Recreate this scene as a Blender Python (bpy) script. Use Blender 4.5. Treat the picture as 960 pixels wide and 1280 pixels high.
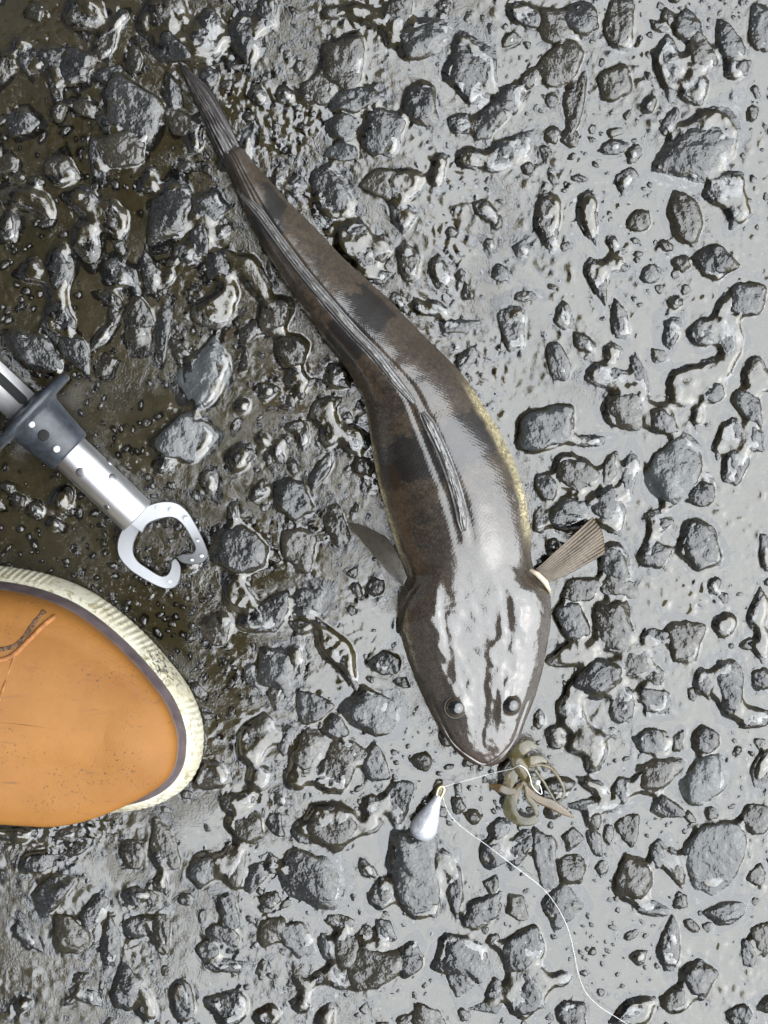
import bpy, bmesh, math, random
import numpy as np
from mathutils import Vector, Matrix

for o in list(bpy.data.objects):
    bpy.data.objects.remove(o)
scene = bpy.context.scene
C = scene.collection
R = math.radians

# ------------------------------------------------------------------ camera
CAM_H = 1.0
FRAME_H = 0.48
S = FRAME_H / 1280.0                      # metres on the ground for one pixel of the photograph
cam = bpy.data.cameras.new('camera')
cam.sensor_fit = 'VERTICAL'
cam.angle = 2 * math.atan(FRAME_H / 2 / CAM_H)
cam.clip_start = 0.02
cam.clip_end = 200
cam_o = bpy.data.objects.new('camera', cam)
cam_o.location = (0, 0, CAM_H)
C.objects.link(cam_o)
scene.camera = cam_o

# ------------------------------------------------------------------ sky, veiled sun, exposure
SUN_TILT, SUN_AZ = R(39), R(-16)          # from the zenith; azimuth from +X (image right), negative = image bottom
sun_dir = Vector((math.sin(SUN_TILT) * math.cos(SUN_AZ), math.sin(SUN_TILT) * math.sin(SUN_AZ), math.cos(SUN_TILT)))
world = bpy.data.worlds.new('World')
scene.world = world
world.use_nodes = True
wn, wl = world.node_tree.nodes, world.node_tree.links
wn.clear()
w_out = wn.new('ShaderNodeOutputWorld')
w_bg = wn.new('ShaderNodeBackground')
w_sky = wn.new('ShaderNodeTexSky')
w_sky.sky_type = 'NISHITA'
w_sky.sun_disc = False
w_sky.sun_elevation = R(90) - SUN_TILT
w_sky.sun_rotation = math.atan2(sun_dir.x, sun_dir.y)
w_sky.air_density = 1.0
w_sky.dust_density = 4.5
w_sky.ozone_density = 1.0
w_hs = wn.new('ShaderNodeHueSaturation')
w_hs.inputs['Saturation'].default_value = 0.25
w_bg.inputs['Strength'].default_value = 0.06
wl.new(w_sky.outputs[0], w_hs.inputs['Color'])
wl.new(w_hs.outputs[0], w_bg.inputs['Color'])
wl.new(w_bg.outputs[0], w_out.inputs['Surface'])

sun = bpy.data.lights.new('sun', 'SUN')
sun.energy = 5.0
sun.angle = R(92)
sun.color = (0.92, 0.963, 1.0)
sun_o = bpy.data.objects.new('sun', sun)
sun_o.rotation_euler = sun_dir.to_track_quat('Z', 'Y').to_euler()
sun_o.location = (1, -0.6, 2)
C.objects.link(sun_o)

scene.view_settings.view_transform = 'Standard'
scene.view_settings.look = 'None'
scene.view_settings.gamma = 1.0
scene.view_settings.use_curve_mapping = False
scene.view_settings.exposure = 0.72
scene.render.engine = 'CYCLES'
scene.cycles.max_bounces = 8
scene.cycles.transparent_max_bounces = 8
scene.cycles.use_denoising = True
scene.cycles.caustics_reflective = False
scene.cycles.caustics_refractive = False

# ------------------------------------------------------------------ helpers
rng = np.random.default_rng(7)
random.seed(7)


def P(px, py, z=0.0):
    """photograph pixel -> point at height z that projects there"""
    k = (CAM_H - z) / CAM_H
    return ((px - 480) * S * k, (640 - py) * S * k, z)


def hash2(ix, iy, seed):
    h = (ix.astype(np.int64) * 374761393 + iy.astype(np.int64) * 668265263 + seed * 1442695041) & 0xffffffff
    h = ((h ^ (h >> 13)) * 1274126177) & 0xffffffff
    h = h ^ (h >> 16)
    return (h & 0xffff) / 65535.0


def vnoise(x, y, seed=0):
    ix, iy = np.floor(x), np.floor(y)
    fx, fy = x - ix, y - iy
    fx = fx * fx * fx * (fx * (fx * 6 - 15) + 10)
    fy = fy * fy * fy * (fy * (fy * 6 - 15) + 10)
    a, b = hash2(ix, iy, seed), hash2(ix + 1, iy, seed)
    c, d = hash2(ix, iy + 1, seed), hash2(ix + 1, iy + 1, seed)
    return (a + (b - a) * fx) * (1 - fy) + (c + (d - c) * fx) * fy - 0.5


def fbm(x, y, seed=0, octaves=3, gain=0.5):
    v, amp, f = 0, 1.0, 1.0
    for k in range(octaves):
        ca, sa = math.cos(0.7 * k + 0.4), math.sin(0.7 * k + 0.4)
        v = v + amp * vnoise((x * ca - y * sa) * f + 17.3 * k, (x * sa + y * ca) * f - 9.1 * k, seed + k)
        amp *= gain
        f *= 2.03
    return v


def noise3(p, seed):
    return (vnoise(p[:, 0] + 3.1, p[:, 1] + 5.7 + p[:, 2] * 1.7, seed) + vnoise(p[:, 1] - 2.3, p[:, 2] + 8.9 - p[:, 0] * 1.3, seed + 5)
            + vnoise(p[:, 2] + 1.9, p[:, 0] - 4.4 + p[:, 1] * 0.9, seed + 9)) / 1.5


def blur(a, sig):
    """gaussian blur, sigma in cells, by repeated box filters"""
    r = max(1, int(round(math.sqrt(sig * sig * 12 / 3 + 1) / 2 - 0.5)))
    n = 2 * r + 1
    for _ in range(3):
        for ax in (0, 1):
            pad = [(0, 0), (0, 0)]
            pad[ax] = (r + 1, r)
            c = np.cumsum(np.pad(a, pad, mode='edge'), axis=ax)
            a = (c[n:, :] - c[:-n, :]) / n if ax == 0 else (c[:, n:] - c[:, :-n]) / n
    return a


def smooth(e0, e1, x):
    t = np.clip((x - e0) / (e1 - e0), 0, 1)
    return t * t * (3 - 2 * t)


def interp_curve(keys, t):
    """Catmull-Rom through rows [t, v0, v1 ...]"""
    keys = np.asarray(keys, float)
    k, v = keys[:, 0], keys[:, 1:]
    t = np.clip(np.asarray(t, float), k[0], k[-1])
    i = np.clip(np.searchsorted(k, t, side='right') - 1, 0, len(k) - 2)
    i0, i3 = np.maximum(i - 1, 0), np.minimum(i + 2, len(k) - 1)
    h = (k[i + 1] - k[i])
    f = ((t - k[i]) / h)[:, None]
    d1 = (v[i + 1] - v[i0]) / np.maximum(k[i + 1] - k[i0], 1e-9)[:, None] * h[:, None]
    d2 = (v[i3] - v[i]) / np.maximum(k[i3] - k[i], 1e-9)[:, None] * h[:, None]
    return ((2 * f**3 - 3 * f**2 + 1) * v[i] + (f**3 - 2 * f**2 + f) * d1 + (-2 * f**3 + 3 * f**2) * v[i + 1] + (f**3 - f**2) * d2)


def spline(pts, n):
    pts = np.asarray(pts, float)
    d = np.r_[0, np.cumsum(np.linalg.norm(np.diff(pts, axis=0), axis=1))]
    return interp_curve(np.c_[d, pts], np.linspace(0, d[-1], n))


def mesh_np(name, verts, faces, shade=True):
    """verts (n,3), faces list of (m,k) int arrays with one k each"""
    me = bpy.data.meshes.new(name)
    if not isinstance(faces, (list, tuple)):
        faces = [faces]
    faces = [np.asarray(f, np.int32) for f in faces if len(f)]
    me.vertices.add(len(verts))
    me.vertices.foreach_set('co', np.asarray(verts, np.float32).ravel())
    loops = np.concatenate([f.ravel() for f in faces])
    counts = np.concatenate([np.full(len(f), f.shape[1], np.int32) for f in faces])
    starts = np.r_[0, np.cumsum(counts)[:-1]].astype(np.int32)
    me.loops.add(len(loops))
    me.loops.foreach_set('vertex_index', loops)
    me.polygons.add(len(counts))
    me.polygons.foreach_set('loop_start', starts)
    me.polygons.foreach_set('loop_total', counts)
    me.polygons.foreach_set('use_smooth', np.full(len(counts), bool(shade)))
    me.update(calc_edges=True)
    me.validate()
    return me


def grid_faces(nu, nv, wrap_v=False):
    """index (i*nv + j)"""
    i = np.arange(nu - 1)[:, None]
    j = np.arange(nv if wrap_v else nv - 1)[None, :]
    j2 = (j + 1) % nv
    return np.stack([(i * nv + j), (i * nv + j2), ((i + 1) * nv + j2), ((i + 1) * nv + j)], -1).reshape(-1, 4)


def point_color(me, name, cols):
    a = me.attributes.new(name, 'FLOAT_COLOR', 'POINT')
    c = np.ones((len(cols), 4), np.float32)
    c[:, :cols.shape[1]] = cols
    a.data.foreach_set('color', c.ravel())


def set_uv(me, uv):
    lay = me.uv_layers.new(name='UVMap')
    idx = np.empty(len(me.loops), np.int32)
    me.loops.foreach_get('vertex_index', idx)
    lay.data.foreach_set('uv', np.asarray(uv, np.float32)[idx].ravel())


def obj(name, me, m=None, parent=None, label=None, cat=None, group=None, kind=None):
    if m is not None and not me.materials:
        me.materials.append(m)
    o = bpy.data.objects.new(name, me)
    C.objects.link(o)
    if parent:
        o.parent = parent
    for k, v in (('label', label), ('category', cat), ('group', group), ('kind', kind)):
        if v:
            o[k] = v
    return o


def thing(name, label, cat, loc=(0, 0, 0)):
    o = bpy.data.objects.new(name, None)
    o.empty_display_size = 0.02
    o.location = loc
    o['label'] = label
    o['category'] = cat
    C.objects.link(o)
    return o


def under(root, *objs):
    """parent without moving: geometry is written in world coordinates"""
    for o in objs:
        o.parent = root
        o.matrix_parent_inverse = Matrix.Translation(-Vector(root.location))


def tube_mesh(pts, radii, n=10, cap=True, flat=1.0):
    pts = np.asarray(pts, float)
    radii = np.broadcast_to(np.asarray(radii, float), (len(pts),))
    T = np.gradient(pts, axis=0)
    T /= np.linalg.norm(T, axis=1)[:, None]
    up = np.array([0, 0, 1.0]) if abs(T[0, 2]) < 0.9 else np.array([1.0, 0, 0])
    V = []
    N = np.cross(up, T[0]); N /= np.linalg.norm(N)
    ang = np.linspace(0, 2 * math.pi, n, endpoint=False)
    for k in range(len(pts)):
        N = N - T[k] * N.dot(T[k]); N /= np.linalg.norm(N)
        B = np.cross(T[k], N)
        V.append(pts[k] + radii[k] * (np.cos(ang)[:, None] * N + flat * np.sin(ang)[:, None] * B))
    V = np.concatenate(V)
    F = [grid_faces(len(pts), n, True)]
    if cap:
        m = len(V)
        V = np.r_[V, pts[:1], pts[-1:]]
        j = np.arange(n)
        F.append(np.stack([np.full(n, m), (j + 1) % n, j], 1))
        b = (len(pts) - 1) * n
        F.append(np.stack([np.full(n, m + 1), b + j, b + (j + 1) % n], 1))
    return V, F


def join(parts):
    V, F, off = [], [], 0
    for v, fs in parts:
        V.append(v)
        F += [np.asarray(f) + off for f in fs]
        off += len(v)
    return np.concatenate(V), F


# ------------------------------------------------------------------ material helpers
class NT:
    def __init__(self, name):
        self.m = bpy.data.materials.new(name)
        self.m.use_nodes = True
        self.t = self.m.node_tree
        self.t.nodes.clear()
        self.out = self.n('ShaderNodeOutputMaterial')

    def n(self, typ, **kw):
        nd = self.t.nodes.new(typ)
        for k, v in kw.items():
            if k.startswith('i_'):
                nd.inputs[k[2:].replace('_', ' ')].default_value = v
            else:
                setattr(nd, k, v)
        return nd

    def l(self, a, b):
        self.t.links.new(a, b)

    def coord(self, which='Object'):
        return self.n('ShaderNodeTexCoord').outputs[which]

    def noise(self, vec, scale, detail=3.0, rough=0.55, dist=0.0):
        nd = self.n('ShaderNodeTexNoise')
        nd.inputs['Scale'].default_value = scale
        nd.inputs['Detail'].default_value = detail
        nd.inputs['Roughness'].default_value = rough
        nd.inputs['Distortion'].default_value = dist
        if vec is not None:
            self.l(vec, nd.inputs['Vector'])
        return nd.outputs['Fac']

    def voro(self, vec, scale, feature='F1', out='Distance'):
        nd = self.n('ShaderNodeTexVoronoi', feature=feature)
        nd.inputs['Scale'].default_value = scale
        self.l(vec, nd.inputs['Vector'])
        return nd.outputs[out]

    def ramp(self, fac, stops, interp='LINEAR'):
        nd = self.n('ShaderNodeValToRGB')
        cr = nd.color_ramp
        cr.interpolation = interp
        while len(cr.elements) < len(stops):
            cr.elements.new(0.5)
        for e, (p, c) in zip(cr.elements, stops):
            e.position = p
            e.color = tuple(c) + (1,) if hasattr(c, '__len__') else (c, c, c, 1)
        self.l(fac, nd.inputs[0])
        return nd.outputs[0]

    def math(self, op, a, b=None, clamp=False):
        nd = self.n('ShaderNodeMath', operation=op, use_clamp=clamp)
        for k, v in ((0, a), (1, b)):
            if v is None:
                continue
            if isinstance(v, (int, float)):
                nd.inputs[k].default_value = v
            else:
                self.l(v, nd.inputs[k])
        return nd.outputs[0]

    def mix(self, fac, a, b, blend='MIX'):
        nd = self.n('ShaderNodeMix', data_type='RGBA', blend_type=blend)
        for k, v in ((0, fac), (6, a), (7, b)):
            if isinstance(v, (int, float)):
                nd.inputs[k].default_value = v
            elif isinstance(v, tuple):
                nd.inputs[k].default_value = v + (1,)
            else:
                self.l(v, nd.inputs[k])
        return nd.outputs[2]

    def bump(self, height, dist, strength=1.0, normal=None):
        nd = self.n('ShaderNodeBump')
        nd.inputs['Distance'].default_value = dist
        nd.inputs['Strength'].default_value = strength
        self.l(height, nd.inputs['Height'])
        if normal is not None:
            self.l(normal, nd.inputs['Normal'])
        return nd.outputs[0]

    def pbr(self, color, rough=0.5, ior=1.5, coat=0.0, coat_rough=0.05, coat_ior=1.5, metal=0.0, normal=None, coat_normal=None, sss=0.0, trans=0.0, alpha=None):
        b = self.n('ShaderNodeBsdfPrincipled')
        for k, v in (('Base Color', color), ('Roughness', rough), ('IOR', ior), ('Coat Weight', coat), ('Coat Roughness', coat_rough),
                     ('Coat IOR', coat_ior), ('Metallic', metal), ('Normal', normal), ('Coat Normal', coat_normal), ('Subsurface Weight', sss),
                     ('Transmission Weight', trans), ('Alpha', alpha)):
            if v is None:
                continue
            if isinstance(v, tuple):
                b.inputs[k].default_value = v + (1,)
            elif isinstance(v, (int, float)):
                b.inputs[k].default_value = v
            else:
                self.l(v, b.inputs[k])
        self.l(b.outputs[0], self.out.inputs['Surface'])
        return b


FILM_IOR = 2.0        # strength of the shine of the wet film on everything


def mat_mud():
    t = NT('wet_mud')
    co = t.coord('Object')
    n1 = t.noise(co, 9, 4, 0.6)
    n2 = t.noise(co, 160, 3, 0.6)
    base = t.ramp(n1, [(0.35, (0.095, 0.077, 0.035)), (0.52, (0.125, 0.103, 0.052)), (0.68, (0.160, 0.136, 0.080))])
    base = t.mix(t.ramp(n2, [(0.35, 0.0), (0.7, 0.6)]), base, (0.062, 0.049, 0.021))
    # pale and ochre grit
    v = t.voro(co, 420)
    vc = t.voro(co, 420, out='Color')
    grit = t.math('MULTIPLY', t.math('LESS_THAN', v, 0.30), t.math('GREATER_THAN', vc, 0.80))
    base = t.mix(t.math('MULTIPLY', grit, 0.75), base, (0.24, 0.20, 0.12))
    moss = t.math('MULTIPLY', t.ramp(t.noise(co, 26, 3), [(0.56, 0.0), (0.70, 1.0)]), 0.45)
    base = t.mix(moss, base, (0.030, 0.034, 0.012))
    h = t.math('ADD', t.noise(co, 420, 3, 0.6), t.math('MULTIPLY', t.noise(co, 1300, 2, 0.6), 0.35))
    nb = t.bump(h, 0.0012, 0.8)
    t.pbr(base, 0.9, 1.08, normal=nb)      # always under the water film, which carries the shine
    return t.m


def mat_water():
    t = NT('water_film')
    co = t.coord('Object')
    sand = t.math('MULTIPLY', t.ramp(t.noise(co, 24, 3), [(0.42, 0.1), (0.62, 1.0)]), t.noise(co, 1100, 2, 0.6))
    h = t.math('ADD', t.noise(co, 170, 3, 0.55), t.math('MULTIPLY', sand, 2.2))
    nb = t.bump(h, 0.00007, 1.0)
    fr = t.n('ShaderNodeFresnel')
    fr.inputs['IOR'].default_value = FILM_IOR
    t.l(nb, fr.inputs['Normal'])
    tr = t.n('ShaderNodeBsdfTransparent')
    tr.inputs['Color'].default_value = (0.97, 0.965, 0.95, 1)
    gl = t.n('ShaderNodeBsdfGlossy')
    gl.inputs['Roughness'].default_value = 0.06
    t.l(nb, gl.inputs['Normal'])
    mx = t.n('ShaderNodeMixShader')
    t.l(fr.outputs[0], mx.inputs[0])
    t.l(tr.outputs[0], mx.inputs[1])
    t.l(gl.outputs[0], mx.inputs[2])
    t.l(mx.outputs[0], t.out.inputs['Surface'])
    return t.m


def mat_stone(name, a, b, speck=0.5):
    t = NT(name)
    co = t.n('ShaderNodeTexCoord').outputs['Object']
    oi = t.n('ShaderNodeObjectInfo')
    geo = t.n('ShaderNodeNewGeometry')
    pos = geo.outputs['Position']
    n1 = t.noise(pos, 90, 4, 0.6)
    n2 = t.noise(pos, 700, 3, 0.65)
    col = t.mix(t.ramp(n1, [(0.3, 0.0), (0.7, 1.0)]), a, b)
    col = t.mix(t.math('MULTIPLY', t.ramp(n2, [(0.50, 0.0), (0.72, 0.8)]), speck), col, (0.07, 0.07, 0.066))
    hs = t.n('ShaderNodeHueSaturation')
    t.l(col, hs.inputs['Color'])
    t.l(t.math('ADD', t.math('MULTIPLY', oi.outputs['Random'], 0.8), 0.6), hs.inputs['Value'])
    # mud film low on the stone
    # mud sticks to the flanks of the stones
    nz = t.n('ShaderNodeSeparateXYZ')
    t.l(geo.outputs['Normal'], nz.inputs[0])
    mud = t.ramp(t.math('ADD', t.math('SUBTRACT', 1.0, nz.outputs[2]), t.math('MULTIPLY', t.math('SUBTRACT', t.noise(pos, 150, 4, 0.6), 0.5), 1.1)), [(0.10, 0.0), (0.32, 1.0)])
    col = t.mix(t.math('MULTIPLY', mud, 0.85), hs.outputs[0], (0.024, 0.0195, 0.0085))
    pits = t.ramp(t.voro(pos, 620), [(0.0, 0.0), (0.35, 1.0)])
    h = t.math('ADD', t.math('ADD', t.noise(pos, 260, 4, 0.62), t.math('MULTIPLY', pits, 0.18)), t.math('MULTIPLY', t.noise(pos, 1100, 2), 0.2))
    nb = t.bump(h, 0.0014, 0.9)
    nc = t.bump(t.noise(pos, 230, 3.0, 0.5), 0.0015, 0.8)
    t.pbr(col, 0.7, 1.2, 1.0, 0.05, 1.62, normal=nb, coat_normal=nc)
    return t.m


M_MUD, M_WATER = mat_mud(), mat_water()
M_STONE = [mat_stone('basalt', (0.006, 0.0063, 0.0063), (0.016, 0.0165, 0.0165)),
           mat_stone('brown_basalt', (0.011, 0.009, 0.005), (0.021, 0.018, 0.012)),
           mat_stone('grey_slate', (0.022, 0.025, 0.026), (0.042, 0.046, 0.047), 0.3)]
M_GRAVEL = mat_stone('fine_gravel', (0.010, 0.009, 0.006), (0.026, 0.023, 0.017), 0.6)

# ------------------------------------------------------------------ stones: centre, length, width in photo pixels, angle of the long side
STONES = '''
105,15,55,45,0;132,52,26,46,20;205,22,60,45,-40;208,62,45,32,10;30,62,40,26,40;5,82,28,30,0;60,74,34,36,60;90,82,45,40,0;138,92,28,22,-30;162,132,70,50,25
105,135,34,22,20;133,155,32,18,40;25,152,34,38,80;68,102,16,28,0;150,187,60,42,0;122,197,22,40,0;10,205,28,20,-40;75,212,34,30,45;185,232,30,20,0;225,152,46,30,30
216,118,22,34,0;258,45,45,55,10;305,45,36,56,-10;332,18,26,36,0;428,75,50,58,40;395,113,44,36,0;440,124,58,32,-20;430,158,36,40,20;476,166,52,58,0;428,190,40,22,5
413,243,40,76,-15;478,230,46,36,0;260,98,22,24,0;305,185,16,46,0;350,224,18,38,0;369,232,22,26,0;292,82,18,10,0;455,18,56,22,20;495,20,34,58,20;525,48,62,44,-40
595,88,56,82,-20;657,18,48,28,30;700,33,50,40,-25;702,80,46,60,30;522,130,38,46,0;637,122,36,30,-20;610,150,28,44,30;575,155,30,24,0;634,190,62,32,-25;718,135,24,58,15
712,172,18,18,0;500,230,60,38,10;590,197,36,26,0;547,212,16,38,0;683,190,14,18,0;728,25,44,40,0;772,28,34,62,10;823,32,20,11,30;857,32,30,32,0;840,75,34,52,-12
877,65,32,48,-15;912,52,30,48,-15;920,86,30,20,-20;950,35,28,54,0;768,105,42,36,-30;868,110,28,42,10;838,152,16,36,20;872,185,90,66,-35;765,185,36,18,5;783,226,24,34,30
908,232,50,36,-40;30,247,50,28,20;56,258,26,18,60;105,253,58,36,30;141,275,36,30,20;108,300,30,54,-8;10,285,24,38,10;72,345,34,62,-5;40,340,30,26,0;72,400,40,36,40
92,437,46,28,40;38,440,74,42,35;145,340,26,42,-30;166,352,16,34,-20;186,345,18,48,-25;212,268,64,46,-50;232,316,36,20,10;172,392,28,34,0;172,416,32,32,0;202,420,16,60,5
128,420,36,12,-45;210,348,12,20,20;130,456,22,24,0;262,260,38,34,20;250,300,24,38,0;275,330,36,36,20;285,370,26,34,0;265,390,46,34,30;257,472,88,50,-65;228,550,60,48,-50
342,397,44,36,-50;365,440,40,40,-30;420,470,38,34,0;317,345,28,58,-20;440,297,42,38,-40;455,322,28,28,0;476,312,24,34,0;468,346,40,18,0;305,453,10,24,10;505,267,32,32,0
605,262,32,18,35;685,278,32,68,0;612,306,14,26,-35;510,330,26,48,-15;550,342,22,46,-10;625,342,26,24,0;575,344,12,14,0;582,367,14,18,0;640,412,30,56,-12;570,408,40,16,-5
582,452,18,40,25;705,396,24,34,0;655,370,28,14,0;655,312,22,22,0;698,452,28,48,-20;737,272,26,62,0;857,275,40,62,-8;800,276,28,26,0;892,325,44,34,30;925,263,26,22,0
747,345,22,48,-15;772,330,26,14,10;812,344,28,24,0;932,375,46,38,-10;838,415,24,38,-8;912,408,32,66,-15;880,415,36,34,0;775,402,22,36,0;825,446,22,18,-20;896,460,34,22,35
762,472,58,24,0;800,470,18,50,-20;860,475,52,38,-20;766,440,22,22,0;946,470,32,40,0;300,570,30,26,-50;363,623,44,52,-15;372,682,40,50,-25;298,690,68,54,10;405,510,38,26,-30
412,541,22,26,0;445,546,34,42,-30;420,656,30,52,-15;290,640,12,24,0;400,590,46,18,-55;380,545,14,36,0;333,490,24,16,-20;680,537,72,46,-20;733,551,38,14,0;722,590,54,42,20
683,610,28,34,-20;760,590,20,44,15;786,597,22,58,10;712,640,48,36,0;760,637,48,38,30;675,652,18,30,0;767,706,32,50,0;783,512,52,46,0;826,525,34,32,15;850,500,30,12,15
893,491,26,24,0;872,520,12,26,0;915,541,26,36,15;897,562,13,20,0;919,583,30,46,22;840,592,62,82,12;878,618,34,30,20;822,652,30,32,-30;873,680,46,60,0;816,694,42,30,10
942,550,26,34,0;936,505,28,42,-25;885,600,16,22,-30;858,552,26,20,30;957,692,14,44,0;300,745,46,30,40;383,752,40,38,0;332,770,60,38,-30;375,783,26,16,0;270,790,30,34,0
345,830,46,36,-50;372,822,16,36,-15;418,806,24,60,-25;325,778,24,12,-20;388,884,40,40,30;465,890,66,56,20;385,937,34,48,15;320,925,62,46,-50;432,941,50,26,10;482,830,40,28,20
500,852,18,12,0;358,925,18,36,10;315,846,18,30,-20;420,910,28,28,0;715,778,34,46,-35;765,785,50,56,-30;724,738,44,28,-10;772,735,44,24,0;715,817,62,24,-10;745,850,58,42,-10
714,890,30,44,-10;778,880,36,50,0;727,927,42,28,-45;692,922,20,28,-35;674,900,14,22,0;792,830,42,30,-25;745,945,24,30,30;855,803,38,46,0;817,797,36,20,5;907,783,28,32,30
818,846,20,20,0;818,876,36,28,5;881,855,20,34,-12;910,862,36,68,-22;865,868,10,16,-15;848,927,14,24,12;882,927,34,32,0;948,767,24,42,20;952,805,18,40,0;953,850,24,28,0
812,928,44,34,20;952,960,24,40,20;20,1042,60,18,0;88,1042,34,16,0;45,1078,44,24,0;65,1117,50,34,-50;95,1063,28,14,-15;165,1070,32,38,-20;205,1062,36,58,-15;117,1140,24,44,22
88,1168,38,44,-30;138,1180,24,48,5;170,1160,36,28,0;200,1170,22,46,-5;155,1238,38,48,-5;182,1256,22,40,-8;100,1223,16,12,0;102,1242,36,16,10;228,1250,32,58,-15;27,1257,20,18,0
165,1122,24,20,0;188,1124,13,17,0;201,1106,16,22,-30;30,1170,40,18,50;262,970,44,36,-10;325,975,38,34,-20;367,975,24,30,0;415,966,56,46,-30;415,1032,66,54,20;310,1036,40,38,0
467,955,28,40,0;497,1002,28,58,0;285,1005,22,22,0;304,1000,24,16,0;342,1028,20,26,0;376,1041,18,28,-20;385,1100,72,66,20;316,1098,22,36,25;338,1081,16,24,10;290,1075,34,46,15
254,1087,32,34,0;285,1140,20,40,-15;278,1172,44,28,40;260,1188,28,26,40;282,1207,48,16,5;340,1165,36,34,-30;370,1175,34,42,-30;432,1190,32,46,-15;457,1212,58,52,-50;407,1185,18,34,0
420,1222,24,36,-20;378,1225,18,38,-25;475,1120,34,32,20;457,1164,16,14,0;285,1262,50,34,10;335,1272,28,22,0;400,1222,20,15,-45;467,1006,22,24,0;465,1034,30,16,-30;425,1152,40,18,10
517,1088,54,92,-20;570,1116,20,58,0;622,1039,20,28,0;618,1070,30,30,40;650,1060,48,26,-60;682,1076,30,64,0;714,1089,38,34,30;706,1128,44,36,-10;690,1140,16,17,0;600,1140,46,28,-35
585,1200,66,42,40;652,1190,58,40,-50;655,1242,54,58,-30;575,1230,34,30,40;620,1240,22,28,0;510,1200,42,34,-50;612,1260,40,14,-5;535,1274,36,26,0;553,1075,24,26,0;648,1136,20,26,-30
615,1108,17,17,0;617,1176,13,15,0;678,1222,16,34,-25;700,1226,26,18,0;480,1165,22,34,-20;542,1130,18,34,0;819,970,52,38,-10;876,978,54,70,20;745,985,36,13,15;742,1007,52,15,5
780,985,24,28,0;830,1012,38,22,10;785,1037,26,38,-15;744,1052,16,36,-18;717,1046,20,16,0;761,1042,12,20,0;893,1066,72,78,25;790,1102,44,50,-20;822,1071,24,34,-20;846,1086,20,46,-20
752,1086,13,18,0;946,1026,44,38,-20;946,1096,22,22,0;838,1182,26,56,12;872,1226,42,42,20;812,1136,36,15,-5;905,1142,38,24,0;884,1159,10,11,0;796,1267,46,26,-20;842,1252,34,34,30
955,1172,28,40,0;936,1192,18,34,-15;925,1270,28,28,40;712,1266,38,34,0
'''
stones = np.array([[float(v) for v in s.split(',')] for ln in STONES.split('\n') for s in ln.split(';') if s.strip()])
LIGHT_STONES = {(257, 472), (228, 550), (680, 537), (840, 592), (876, 978), (428, 190), (305, 185), (893, 1066), (912, 408)}


def rock_radius(seed, d, chips=1.0):
    """star-shaped broken stone: distance from the centre in the directions d"""
    rg = np.random.default_rng(seed)
    N, D = [], []
    nf = int(rg.integers(5, 8))
    for k in range(nf):                                       # broken flanks
        a = 2 * math.pi * (k + rg.uniform(-0.4, 0.4)) / nf
        n = np.array([math.cos(a), math.sin(a), rg.uniform(0.0, 0.9)])
        N.append(n / np.linalg.norm(n)); D.append(rg.uniform(0.74, 0.98))
    for k in range(int(rg.integers(2, 4))):                   # top faces
        n = np.array([rg.normal(0, 0.22), rg.normal(0, 0.22), 1.0])
        N.append(n / np.linalg.norm(n)); D.append(rg.uniform(0.56, 0.80))
    N.append(np.array([0, 0, -1.0])); D.append(0.8)
    N, D = np.array(N), np.array(D)
    q = np.maximum(d @ N.T, 0) / D
    r = 1 / np.power(np.power(q, 12).sum(1), 1 / 12)
    return r * (1 + chips * (0.15 * noise3(d * 1.9, seed) + 0.09 * noise3(d * 4.2, seed + 31) + 0.03 * noise3(d * 9, seed + 77)))


def rock_mesh(seed, sub, chips=1.0):
    bm = bmesh.new()
    bmesh.ops.create_icosphere(bm, subdivisions=sub, radius=1)
    d = np.array([v.co[:] for v in bm.verts])
    F = np.array([[v.index for v in f.verts] for f in bm.faces])
    bm.free()
    d /= np.linalg.norm(d, axis=1)[:, None]
    return d * rock_radius(seed, d, chips)[:, None], F


HN = 72


def rock_height(seed, chips=1.0, n=26000):
    """height map of the upper side on [-1.25, 1.25]^2, -9 outside"""
    k = np.arange(n) + 0.5
    cz = 1 - 1.25 * k / n
    ph = k * 2.399963
    sz = np.sqrt(np.maximum(1 - cz * cz, 0))
    d = np.stack([sz * np.cos(ph), sz * np.sin(ph), cz], 1)
    p = d * rock_radius(seed, d, chips)[:, None]
    H = np.full((HN, HN), -9.0)
    ij = np.clip(((p[:, :2] + 1.25) / 2.5 * HN).astype(int), 0, HN - 1)
    np.maximum.at(H, (ij[:, 1], ij[:, 0]), p[:, 2])
    hole = H < -5
    G = np.maximum.reduce([np.roll(H, 1, 0), np.roll(H, -1, 0), np.roll(H, 1, 1), np.roll(H, -1, 1)])
    return np.where(hole, G, H)


ground_root_children = []
rocks = [rock_mesh(100 + k, 4) for k in range(48)]
rock_me = {}
rock_hm = [rock_height(100 + k) for k in range(48)]
small_hm = [rock_height(500 + k, 1.2, 9000) for k in range(16)]
PX2 = 0.5 * S

# raster of everything solid, for the shape of mud and water
CELL = 0.0006
X0, X1, Y0, Y1 = -0.225, 0.225, -0.285, 0.285
gx = np.arange(X0, X1 + CELL / 2, CELL)
gy = np.arange(Y0, Y1 + CELL / 2, CELL)
GX, GY = np.meshgrid(gx, gy)              # [iy, ix]
solid = np.full(GX.shape, -0.02)
cover = np.zeros(GX.shape)


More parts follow.
